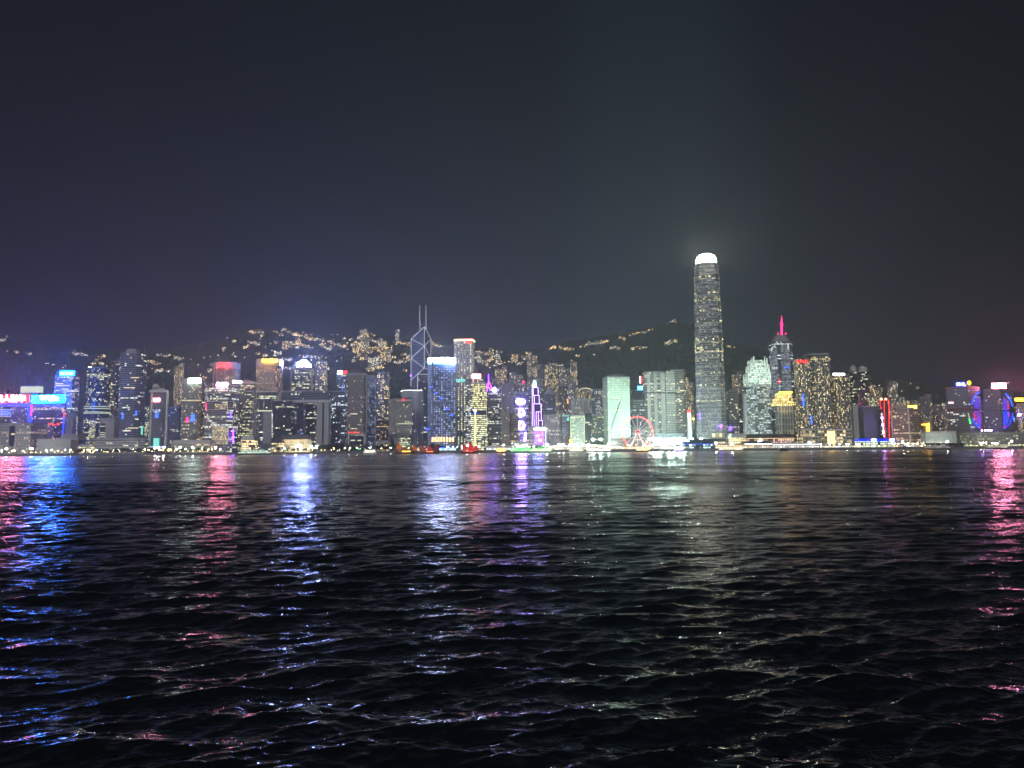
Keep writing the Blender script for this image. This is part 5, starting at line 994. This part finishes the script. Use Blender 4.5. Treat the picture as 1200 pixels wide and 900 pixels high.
hall('pier with white and amber lights below the terminal podium right part', 1161, 1206, 519.5, 1310, hw(lit=.65, colA=YEL, colB=WHT, strength=1.6, wall=(.15, .15, .14)), P['darkm'], E_['gdim'])
hall('low pale kiosk row behind the palm lamps at left', 92, 104, 520.5, 1345, hw(lit=.9, colA=GRN, strength=1.2), P['pale'])
hall('pale podium behind trees below the slim ribbed tower', 202, 246, 515.5, 1440, hw(lit=.2, wall=(.42, .42, .38), strength=1.), P['concrete'])
hall('glazed low hall at the foot of the inverted concrete tower', 441, 455, 516, 1400, hw(lit=.35, wall=(.3, .3, .28), strength=.8), P['concrete'])
hall('stone arcade with warm lights left of the outlined towers', 600, 619, 517, 1350, hw(lit=.7, colA=WHT, colB=COOL, strength=2.), P['pale'])

# ---- trees
def leafy(name, seed, w, h, trunk):
    r = random.Random(seed); k = MB()
    blobs = [(r.uniform(-.5, .5)*w*.8, r.uniform(-.5, .5)*w*.8, trunk+h*r.uniform(.15, .85), w*r.uniform(.18, .32)) for _ in range(9)]
    for bx, by, bz, br in blobs:
        for _ in range(34):
            d = Vector((r.gauss(0, 1), r.gauss(0, 1), r.gauss(0, 1))).normalized()*br*r.uniform(.5, 1.1); p = Vector((bx, by, bz))+d
            s1 = Vector((r.gauss(0, 1), r.gauss(0, 1), r.gauss(0, 1))).normalized()*r.uniform(.25, .6); s2 = s1.cross(Vector((r.gauss(0, 1), r.gauss(0, 1), 1))).normalized()*r.uniform(.25, .5)
            k.face([p-s1-s2, p+s1-s2, p+s1+s2, p-s1+s2])
    return k
leafm = [paint('foliage_dark', (.035, .055, .025), .9, 0, .5, .6), paint('foliage_mid', (.055, .08, .035), .9, 0, .5, .6)]
protos = []
for i in range(4):
    hh = (7, 8.5, 6, 9)[i]; tr = thing('tree', 'round-crowned dark tree in the row along the promenade', 'tree', (0, 0, 0), 'trees along the promenade')
    leafy('crown', i, hh*.85, hh*.75, 2.2).build('crown', leafm[i % 2], tr)
    k = MB(); k.tube([(0, 0, 0), (.1, 0, 2), (.2, .1, 3.6)], .3, 6, r2=.15); k.tube([(.1, 0, 2), (-.9, .3, 4)], .14, 5, r2=.07); k.tube([(.15, 0, 2.4), (1.1, -.4, 4.4)], .14, 5, r2=.07); k.build('trunk', P['bark'], tr); protos.append(tr)
palm = thing('palm_tree', 'thin palm with drooping fronds in the row along the left promenade', 'palm tree', (0, 0, 0), 'palms along the left promenade')
k = MB(); k.tube([(0, 0, 0), (.1, 0, 4), (.3, 0, 8)], .25, 6, r2=.15); k.build('trunk', P['bark'], palm)
k = MB(); r = random.Random(3)
for i in range(13):
    a = i*2*PI/13; pr = Vector((.3, 0, 8))
    for s_ in range(4):
        t = (s_+1)/4; q = Vector((.3+2.6*t*math.cos(a), 2.6*t*math.sin(a), 8+1.1*t-2.6*t*t)); w = .28*(1.2-t); pe = Vector((-math.sin(a), math.cos(a), 0))*w; k.face([pr-pe, pr+pe, q+pe*.8, q-pe*.8]); pr = q
k.build('crown', leafm[1], palm)
used = set()
def plant(pr, X, Y, s=1.):
    o = pr if id(pr) not in used else copy_tree(pr); used.add(id(pr)); o.location = (X, Y, G); o.rotation_euler = (0, 0, random.uniform(0, 6)); o.scale = (s, s, s*random.uniform(.9, 1.15)); return o
spans = [(60, 120, 10, 'p'), (88, 150, 12, 't'), (120, 255, 30, 't'), (0, 60, 8, 'p'), (225, 262, 7, 'p'), (325, 372, 9, 't'), (372, 412, 24, 'T'), (412, 428, 6, 't'), (440, 464, 7, 'T'), (505, 520, 5, 'T'), (520, 540, 3, 't'), (628, 655, 3, 't'), (770, 800, 4, 't'), (935, 1000, 5, 't'), (1080, 1092, 2, 't')]
for x0, x1, n_, kd in spans:
    for i in range(n_):
        px = x0+(x1-x0)*(i+random.uniform(.2, .8))/n_; Y = random.uniform(1320, 1345) if kd != 'T' else random.uniform(1335, 1375)
        o = plant(palm if kd == 'p' else random.choice(protos), W(px, 520, Y)[0], Y, random.uniform(.85, 1.2)*(1.45 if kd == 'T' else 1)); w_ = where(px)
        relabel(o, ('thin palm with drooping fronds ' if kd == 'p' else 'tall dark round-crowned tree ' if kd == 'T' else 'dark round-crowned tree ')+w_, ('palms ' if kd == 'p' else 'trees ')+w_)

# ---- lamps along the promenade
LAMPS = {}
def lamp_proto(kind, mat, label, grp, h=7., rad=.75, arms=1):
    r = thing('street_lamp', label, 'lamp', (0, 0, 0), grp)
    k = MB(); k.tube([(0, 0, 0), (0, 0, h)], .13, 5, r2=.08); k.build('pole', P['darkm'], r)
    for i in range(arms):
        x = 0 if arms == 1 else (-.9 if i == 0 else .9)
        if arms > 1: k = MB(); k.tube([(0, 0, h-.4), (x, 0, h)], .06, 4); k.build('arm', P['darkm'], r)
        k = MB(); k.ball((x, 0, h+rad*.6), rad, 7, 5); k.build('lamp_head', mat, r)
    LAMPS[kind] = [r, False]
lamp_proto('w', emis('lamp_white', (110, 115, 100), sample='NONE'), 'slim promenade lamp with a white globe', 'white globe lamps along the promenade')
lamp_proto('a', emis('lamp_amber', (64, 40, 12), sample='NONE'), 'slim promenade lamp with an amber globe', 'amber globe lamps along the promenade', 6)
lamp_proto('d', emis('lamp_dim', (12, 9, 4), sample='NONE'), 'short path lamp with a dim warm globe', 'dim path lamps along the promenade', 3.5, .6)
lamp_proto('o', emis('lamp_orange', (40, 14, 2), sample='NONE'), 'promenade lamp with an orange globe', 'orange lamps along the promenade', 5)
lamp_proto('r', emis('lamp_red', (6, .4, .2)), 'low lamp with a red light on the waterfront', 'red lights along the waterfront', 4, .6)
lamp_proto('b', emis('lamp_blue', (1.2, 1.8, 9)), 'promenade lamp with a blue light', 'blue lamps along the waterfront', 7)
lamp_proto('g', emis('lamp_green', (1.5, 6, 2.2)), 'low lamp with a green light on the waterfront', 'green lights along the waterfront', 5)
lamp_proto('F', emis('flood_white', (520, 800, 680)), 'tall mast with a pair of strong white floodlights', 'floodlight masts near the wheel and piers', 19, 1.5, 2)
lamp_proto('S', emis('star_white', (420, 440, 385)), 'tall street lamp with a very bright white head', 'very bright white lamps on the waterfront', 10, 1.2)
LN = dict(w='white globe lamp', a='amber globe lamp', d='dim warm path lamp', o='orange globe lamp', r='low red lamp', b='blue lamp', g='low green lamp', F='tall twin floodlight mast', S='very bright white street lamp')
def lamp(kind, px, Y):
    L_ = LAMPS[kind]; o = L_[0] if not L_[1] else copy_tree(L_[0]); L_[1] = True; o.location = (W(px, 520, Y)[0], Y, G); w_ = where(px); relabel(o, LN[kind]+' '+w_, LN[kind]+'s '+w_); return o
def row(x0, x1, n_, kinds, Y0=1306, Y1=1370):
    for i in range(n_): lamp(random.choice(kinds), x0+(x1-x0)*(i+random.uniform(.1, .9))/n_, random.uniform(Y0, Y1))
row(0, 105, 13, 'wwad'); row(0, 262, 34, 'ddda', 1304, 1325); row(95, 262, 24, 'wwaad'); row(186, 200, 3, 'roo'); row(105, 112, 2, 'oo')
row(325, 430, 14, 'wwaad'); row(325, 430, 12, 'ddg', 1304, 1325); row(430, 520, 8, 'wad'); row(520, 600, 12, 'wwb'); row(600, 660, 8, 'www'); row(640, 700, 14, 'wwa', 1330, 1380)
row(700, 765, 12, 'wwab'); row(764, 830, 12, 'wwg'); row(930, 1010, 14, 'wwad'); row(1000, 1100, 12, 'wwadb'); row(1050, 1085, 6, 'oow'); row(1100, 1200, 20, 'wwadrg', 1306, 1340); row(1000, 1200, 14, 'dda', 1304, 1312)
for px in (8, 36.5, 37.8, 182, 186, 192, 211, 226, 253, 347, 365, 371, 548, 552, 590, 660, 668, 676, 683, 713, 775, 783, 800.5, 823, 948, 950, 1028, 1058, 1110, 1186): lamp('S', px, random.uniform(1318, 1368))
for px in (753, 759, 764, 769, 773.5, 784, 789, 796, 802, 811, 822): lamp('F', px, random.uniform(1360, 1395))

for px in (641, 655, 672, 690, 783, 797, 818, 839, 858, 874, 893): lamp('S', px, random.uniform(1306, 1330))  # extra lamps, added so the water shows broad silver streaks here
for px in (695, 704): lamp('F', px, random.uniform(1314, 1326))  # extra masts, added to throw a pale green streak on the harbour
lamp('b', 694, 1330); lamp('b', 551, 1330); lamp('b', 1004, 1330)

# ---- boats
def hull(k, L_, Wd_, h, x0=0., bow=.28, rise=.5, mi=0, z0=-.3):
    n_ = 12; st = []
    for i in range(n_+1):
        t = i/n_; x = (t-.5)*L_; w = Wd_/2*(min(1, (1-t)/bow)**.6 if t > 1-bow else (1 if t > .12 else .7+.3*t/.12)); w = max(w, .06)
        zt = h*(1+rise*max(0, (t-.6)/.4)**2+rise*.7*max(0, (.25-t)/.25)**2); st.append((x, w, zt))
    for i in range(n_):
        (xa, wa, za), (xb_, wb, zb) = st[i], st[i+1]
        for s_ in (-1, 1):
            f = [(xa, s_*wa, za), (xb_, s_*wb, zb), (xb_*.96, s_*wb*.6, z0), (xa*.96, s_*wa*.6, z0)]; k.face(f if s_ > 0 else f[::-1], mi)
        k.face([(xa, -wa, za-.3), (xb_, -wb, zb-.3), (xb_, wb, zb-.3), (xa, wa, za-.3)], mi)
    k.face([(st[0][0], -st[0][1], st[0][2]), (st[0][0], st[0][1], st[0][2]), (st[0][0]*.96, st[0][1]*.6, z0), (st[0][0]*.96, -st[0][1]*.6, z0)], mi)
def place(r, px, Y, L_, flip=1, ang=0): r.location = (W(px, 530, Y)[0], Y, 0.); r.rotation_euler = (0, 0, ang if flip > 0 else PI+ang); return r
def junk(label, px, Y, L_, sails, flip, glow):
    r = thing('junk_boat', label, 'junk boat', (0, 0, 0)); k = MB(); hull(k, L_, L_*.24, L_*.085, rise=.9); k.build('hull', P['wood'], r)
    k = MB(); k.box((-L_*.46, -L_*.09, L_*.085), (-L_*.22, L_*.09, L_*.20)); k.build('stern_cabin', P['wood'], r)
    k = MB(); k.box((-L_*.18, -L_*.08, L_*.08), (L_*.2, L_*.08, L_*.135)); k.build('deck_house', P['wood'], r)
    k = MB(); k.box((-L_*.17, -L_*.082, L_*.098), (L_*.19, L_*.082, L_*.118)); k.build('cabin_light_row', glow, r)
    k = MB(); k.box((-L_*.2, -L_*.095, L_*.15), (L_*.22, L_*.095, L_*.158)); k.build('canopy', P['red'], r)
    for fx in (-.19, .0, .21):
        k = MB(); k.tube([(L_*fx, -L_*.09, L_*.08), (L_*fx, -L_*.09, L_*.15)], .12, 4); k.tube([(L_*fx, L_*.09, L_*.08), (L_*fx, L_*.09, L_*.15)], .12, 4); k.build('canopy_post', P['wood'], r)
    for (x, h, w, col) in sails:
        k = MB(); k.tube([(L_*x, 0, 0), (L_*x, 0, L_*(h+.04))], .25, 6, r2=.12); k.build('mast', P['wood'], r)
        k = MB(); n_ = 7; z0 = L_*.15; z1 = L_*h; E1 = []
        for i in range(n_+1):
            t = i/n_; z = z0+(z1-z0)*t; f = (1-t**2.2)*.9+.1; E1.append((L_*(x-w*.35*f), L_*(x+w*.75*f*(1-.25*t)), z))
        for i in range(n_):
            for y_, rv in ((-.25, 0), (.25, 1)):
                f = [(E1[i][0], y_, E1[i][2]), (E1[i][1], y_-.9*math.sin(PI*.5), E1[i][2]), (E1[i+1][1], y_-.9, E1[i+1][2]), (E1[i+1][0], y_, E1[i+1][2])]; k.face(f[::-1] if rv else f)
        sm = k.build('sail', P[col], r)
        for i in range(1, n_): k = MB(); k.tube([(E1[i][0], -.35, E1[i][2]), (E1[i][1], -1.25, E1[i][2])], .09, 4); k.build('batten', P['wood'], sm)
    place(r, px, Y, L_, flip)
    return r
wl = E_['warm']
j1 = junk('wooden junk with two orange sails and golden cabin lights, leftmost of the junks', 476, 1120, 35, ((-.36, .52, .26, 'orange'), (-.02, .34, .14, 'orange'), (.36, .40, .2, 'orange')), 1, E_['gold'])
j2 = junk('wooden junk with small deep red sails just right of the orange sailed junk', 503.5, 1110, 29, ((-.38, .50, .2, 'red'), (-.02, .46, .26, 'red'), (.36, .44, .22, 'red')), 1, E_['orange'])
j3 = junk('wooden junk with three tall glowing red sails and a dark hull, rightmost of the junks', 550, 1090, 28, ((-.30, .52, .24, 'red'), (.02, .66, .34, 'red'), (.34, .44, .26, 'red')), 1, E_['redd'])
for px, Yb, pw, col in ((469, 1120, 4500, (1, .6, .25)), (488, 1120, 5000, (1, .5, .2)), (496, 1110, 4500, (1, .35, .2)), (506, 1110, 4500, (1, .35, .2)), (544, 1090, 9000, (1, .5, .4)), (552, 1090, 6500, (1, .55, .4)), (560, 1090, 7000, (1, .5, .4))):
    x = W(px, 528, Yb)[0]; o = spot('sail_uplight', (x, Yb-14, 3), (x, Yb, 11), pw, col, 80, None, .5); jj = j1 if Yb == 1120 else (j2 if Yb == 1110 else j3); o.parent = jj; o.location = Vector((x, Yb-14, 3))-Vector(jj.location)
def ferry(label, px, Y, L_, decks, hullm, strip, wm, name='ferry', cat='ferry', funnel=True, flip=1, h=None):
    r = thing(name, label, cat, (0, 0, 0)); k = MB(); Wd_ = L_*.2; hull(k, L_, Wd_, 2.2, rise=.25, bow=.18); k.build('hull', hullm, r)
    z = 2.; f = .88
    for d in range(decks):
        k = MB(); k.prism([(-L_*f/2, -Wd_*.42), (L_*f/2*.94, -Wd_*.42), (L_*f/2*.94, Wd_*.42), (-L_*f/2, Wd_*.42)], z, z+2.3); k.build('deck_house', [wm, P['white']], r)
        k = MB(); k.box((-L_*f/2-.8, -Wd_*.47, z+2.32), (L_*f/2*.94+.8, Wd_*.47, z+2.6)); k.build('deck_roof', P['white'], r)
        if strip: k = MB(); k.tube([(-L_*f/2-.8, -Wd_*.48, z+2.45), (L_*f/2*.94+.8, -Wd_*.48, z+2.45)], .28, 4); k.build('neon_strip', strip, r)
        z += 2.65; f *= .82
    k = MB(); k.box((L_*.12, -Wd_*.2, z+.02), (L_*.22, Wd_*.2, z+1.9)); k.build('wheelhouse', P['white'], r)
    if funnel: k = MB(); k.tube([(-L_*.1, 0, z), (-L_*.11, 0, z+3)], .9, 8); k.build('funnel', P['white'], r)
    k = MB(); k.tube([(L_*.1, 0, z), (L_*.1, 0, z+4.5)], .1, 4); k.build('mast', P['darkm'], r)
    k = MB(); k.ball((L_*.1, 0, z+4.6), .45, 6, 4); k.build('mast_light', E_['white'], r)
    return place(r, px, Y, L_, flip)
fw = lambda **o: fac('white', **{**dict(bay=1.8, floor=2.3, fw=.75, fh=.6, lit=.95, rows=1., strength=1.6, cluster=0., colA=WHT, colB=YEL), **o})
ferry('moored harbour ferry with green and red neon strips and white cabin lights at left centre', 299, 1200, 60, 2, P['green'], E_['teal'], fw(strength=1.2, colA=COOL)); 
ferry('small white motor boat with lit deck right of the dark trees', 433.5, 1190, 23, 2, P['white'], None, fw(strength=3., colB=YEL), 'motor_boat', 'boat', False)
ferry('yellow lit sightseeing boat right of the red sailed junk', 587.5, 1150, 16, 2, P['wood'], E_['gold'], fw(strength=2.4, colA=(1, .75, .25), colB=YEL), 'sightseeing_boat', 'boat', False)
ferry('double deck ferry outlined by green neon, left of the long white tour boat', 611, 1200, 40, 2, P['green'], E_['green'], fw(strength=1.6, colA=(.4, 1, .6)))
ferry('long white and gold tour boat in front of the violet video screen', 634, 1165, 38, 2, P['white'], E_['green'], fw(strength=2.8, colA=WHT, colB=WARM), 'tour_boat', 'boat')
ferry('low white tour boat with a dim hull right of the gold tour boat', 675.5, 1170, 25, 1, P['white'], E_['white2'], fw(strength=2.6), 'tour_boat', 'boat', False)
ferry('flat white lit launch moored left of the wheel', 702, 1180, 44, 1, P['white'], E_['white'], fw(strength=2.6), 'launch', 'boat', False)
ferry('golden lit tour boat in front of the wheel', 753, 1170, 22, 1, P['wood'], E_['gold'], fw(strength=3., colA=(1, .8, .3), colB=YEL), 'tour_boat', 'boat', False)
ferry('small boat glowing white and violet right of the wheel', 795.5, 1130, 14, 2, P['white'], E_['purw'], fw(strength=3., colB=(.7, .7, 1)), 'party_boat', 'boat', False)
ferry('small dark tug in front of the white lit pier', 918.5, 1140, 16, 1, P['black'], None, fac('dark', lit=.2, bay=1.8, floor=2.3), 'tug_boat', 'boat', True)
ferry('white-trimmed ferry moored under the supertall tower with bright open decks', 857, 1195, 44, 2, P['white'], E_['warm'], fw(strength=1.8, colB=WARM))
ferry('dark ferry with faint lights by the right terminal', 1100, 1230, 48, 2, P['black'], None, fw(strength=.5, lit=.35, rows=.1))
ferry('low lit ferry at the far right terminal', 1168, 1240, 40, 1, P['black'], E_['gdim'], fw(strength=1., lit=.6, rows=.3))
# buoy
r = thing('buoy', 'small dark red harbour buoy on the open water below the council hall', 'buoy', (*W(371, 536.5, 560)[:2], 0)); X = r.location[0]
k = MB(); k.tube([(X, 560, -.3), (X, 560, .7)], 1.2, 10); k.build('float', P['red'], r); k = MB(); k.tube([(X, 560, .7), (X, 560, 2.2)], .5, 6, r2=.2); k.build('lattice_top', P['red'], r)

# ================================================================== HILLSIDE
hm = fac('resid', wall=(.42, .38, .3), glass=(.1, .09, .07), bay=3.2, floor=3.4, fw=.6, fh=.55, lit=.24, strength=6., colA=(1, .78, .36), colB=(1, .62, .25), cluster=.3)
hmw = fac('resid', wall=(.42, .42, .42), glass=(.1, .09, .1), bay=3.2, floor=3.4, fw=.6, fh=.55, lit=.22, strength=5., colA=(1, .95, .8), colB=(1, .8, .45), cluster=.3)
def house(w, d, h, m_, kind):
    r = thing('hillside_house' if kind == 'h' else 'hillside_apartment_block', 'small house with warm lit windows on the dark hillside' if kind == 'h' else 'mid-rise block with warm lit windows on the dark hillside', 'house' if kind == 'h' else 'apartment block', (0, 0, 0), 'lit houses scattered on the hillside' if kind == 'h' else 'mid-rise blocks scattered on the hillside')
    q = [(-w/2, -d/2), (w/2, -d/2), (w/2, d/2), (-w/2, d/2)]; k = MB(); k.prism(q, -6, h); k.build('wall', [m_, P['roof']], r)
    k = MB(); k.prism(shrink(q, 1.06), h+.02, h+(3 if kind == 'h' else 1.2), top=shrink(q, .5 if kind == 'h' else 1.0), roof=0); k.build('roof', P['roof'], r); return r
HP = {'h': [house(15, 11, 8, hm, 'h'), house(21, 12, 7, hmw, 'h'), house(12, 10, 11, hm, 'h')], 'b': [house(22, 14, 30, hm, 'b'), house(16, 14, 42, hmw, 'b')]}
lr = thing('roadside_lamp', 'orange roadside lamp on the dark hillside road', 'lamp', (0, 0, 0), 'lamps along the hillside roads')
k = MB(); k.tube([(0, 0, -3), (0, 0, 8)], .2, 4); k.build('pole', P['darkm'], lr); k = MB(); k.ball((0, 0, 8.6), 1.0, 6, 4); k.build('lamp_head', emis('road_lamp', (15, 8.6, 2.8), sample='NONE'), lr)
lw = thing('roadside_lamp', 'white roadside lamp on the dark hillside road', 'lamp', (0, 0, 0), 'white lamps along the hillside roads')
k = MB(); k.tube([(0, 0, -3), (0, 0, 8)], .2, 4); k.build('pole', P['darkm'], lw); k = MB(); k.ball((0, 0, 8.6), 1.0, 6, 4); k.build('lamp_head', emis('road_lamp_white', (13, 13, 11), sample='NONE'), lw)
first = set()
def onhill(pr, px, py):
    h = on_hill(px, py)
    if h is None: return
    o = pr if id(pr) not in first else copy_tree(pr); first.add(id(pr)); o.location = (h[0], h[1], h[2]); o.rotation_euler = (0, 0, random.uniform(-.5, .5)); w_ = hillwhere(px, py)
    nm = {'hillside_house': 'small warm lit house ', 'hillside_apartment_block': 'mid-rise lit block ', 'roadside_lamp': 'white roadside lamp ' if pr is lw else 'orange roadside lamp '}[o.name.split('.')[0]]
    relabel(o, nm+w_, nm.strip()+'s '+w_)
CL = [(0, 400, 10, 396, 3, 'w'), (0, 414, 40, 414, 4, 'l'), (86, 413, 103, 419, 10, 'h'), (108, 418, 125, 432, 9, 'm'), (52, 429, 66, 430, 4, 'w'), (176, 424, 186, 429, 7, 'h'), (186, 416, 215, 422, 10, 'h'), (178, 434, 198, 437, 5, 'h'), (230, 425, 250, 450, 5, 'm'),
      (262, 398, 275, 401, 2, 'w'), (270, 418, 278, 420, 3, 'w'), (292, 391, 307, 389.5, 12, 'h'), (285, 410, 290, 407, 3, 'l'), (292, 401, 304, 404, 7, 'h'), (320, 391, 328, 393, 3, 'l'), (331, 387.5, 350, 394, 14, 'h'), (345, 394, 378, 400, 16, 'l'), (334, 402, 354, 408, 13, 'm'), (355, 406, 366, 409, 4, 'h'), (374, 404, 388, 412, 9, 'm'),
      (385, 401, 393, 405, 5, 'h'), (396, 404, 406, 407, 8, 'h'), (404, 405, 420, 403, 5, 'l'), (414, 408, 430, 425, 12, 'm'), (318, 414, 331, 416, 7, 'w'), (350, 419, 382, 421, 10, 'h'), (300, 416, 345, 425, 8, 'w'), (421, 396, 450, 403, 12, 'h'), (423, 396, 432, 398, 4, 'b'), (425, 407, 460, 415, 24, 'm'), (430, 428, 452, 434, 13, 'm'), (300, 392, 480, 412, 34, 'm'),
      (462, 402, 481, 405, 12, 'h'), (505, 403, 518, 408, 9, 'h'), (440, 416, 481, 426, 20, 'm'), (464, 426, 481, 422, 6, 'h'), (556, 413, 588, 418, 14, 'm'), (560, 421, 592, 430, 12, 'm'), (598, 419, 620, 428, 10, 'm'), (645, 409.5, 652, 407, 6, 'l'), (655, 408.5, 673, 411.5, 12, 'h'), (678, 409, 686, 408, 3, 'l'), (688, 404.5, 713, 401, 15, 'h'),
      (738, 395, 765, 388.5, 12, 'l'), (726, 396, 733, 399, 4, 'h'), (718, 408, 726, 410, 3, 'h'), (738, 410, 757, 409, 4, 'l'), (780, 404, 793, 400, 8, 'h'), (785, 380, 791, 377, 3, 'w'), (852, 407, 862, 409, 3, 'l'), (240, 405, 560, 440, 40, 'x'), (560, 415, 700, 435, 10, 'x'), (1020, 450, 1090, 462, 8, 'x'), (60, 420, 240, 445, 12, 'x')]
for x0, y0, x1, y1, n_, kd in CL:
    for i in range(n_):
        t = (i+random.uniform(0, 1))/n_; px = x0+(x1-x0)*t
        py = y0+(y1-y0)*t+random.uniform(-.8, .8) if kd in 'lhw' else random.uniform(min(y0, y1), max(y0, y1))
        ch = {'l': ['L', 'L', 'h'], 'h': ['h', 'h', 'h', 'L'], 'w': ['Lw', 'Lw', 'h'], 'm': ['h', 'h', 'h', 'L', 'L', 'L', 'h', 'L', 'b'], 'x': ['L', 'Lw', 'h'], 'b': ['b']}[kd]; c_ = random.choice(ch)
        onhill(lr if c_ == 'L' else lw if c_ == 'Lw' else random.choice(HP[c_]), px, py)
# transmitter mast on the ridge
r = thing('transmitter_mast', 'slim lattice transmitter mast on the ridge above the warm lights', 'mast', W(312, 386, 3180)); X, Yv, Zv = r.location
k = MB(); k.tube([(X, Yv, Zv-10), (X, Yv, Zv+45)], 1., 4, r2=.4); k.build('pole', P['darkm'], r)
r = thing('transmitter_mast', 'slim mast beside the lit cluster near the summit at right', 'mast', W(789, 376, 3180)); X, Yv, Zv = r.location
k = MB(); k.tube([(X, Yv, Zv-12), (X, Yv, Zv+18)], 1., 4, r2=.4); k.build('pole', P['darkm'], r)
# ================================================================== AIR
m = bpy.data.materials.new('haze_air'); m.use_nodes = True; nt = m.node_tree; nt.nodes.clear(); out = nd(nt, 'ShaderNodeOutputMaterial')
pv = nd(nt, 'ShaderNodeVolumePrincipled'); pv.inputs['Color'].default_value = (.80, .88, .98, 1); pv.inputs['Density'].default_value = HAZE; pv.inputs['Anisotropy'].default_value = .6
nt.links.new(pv.outputs[0], out.inputs['Volume'])
k = MB(); k.box((-9000, -450, -11), (9000, 6400, 640)); hz = k.build('haze', m); hz['kind'] = 'stuff'
bpy.context.view_layer.update()
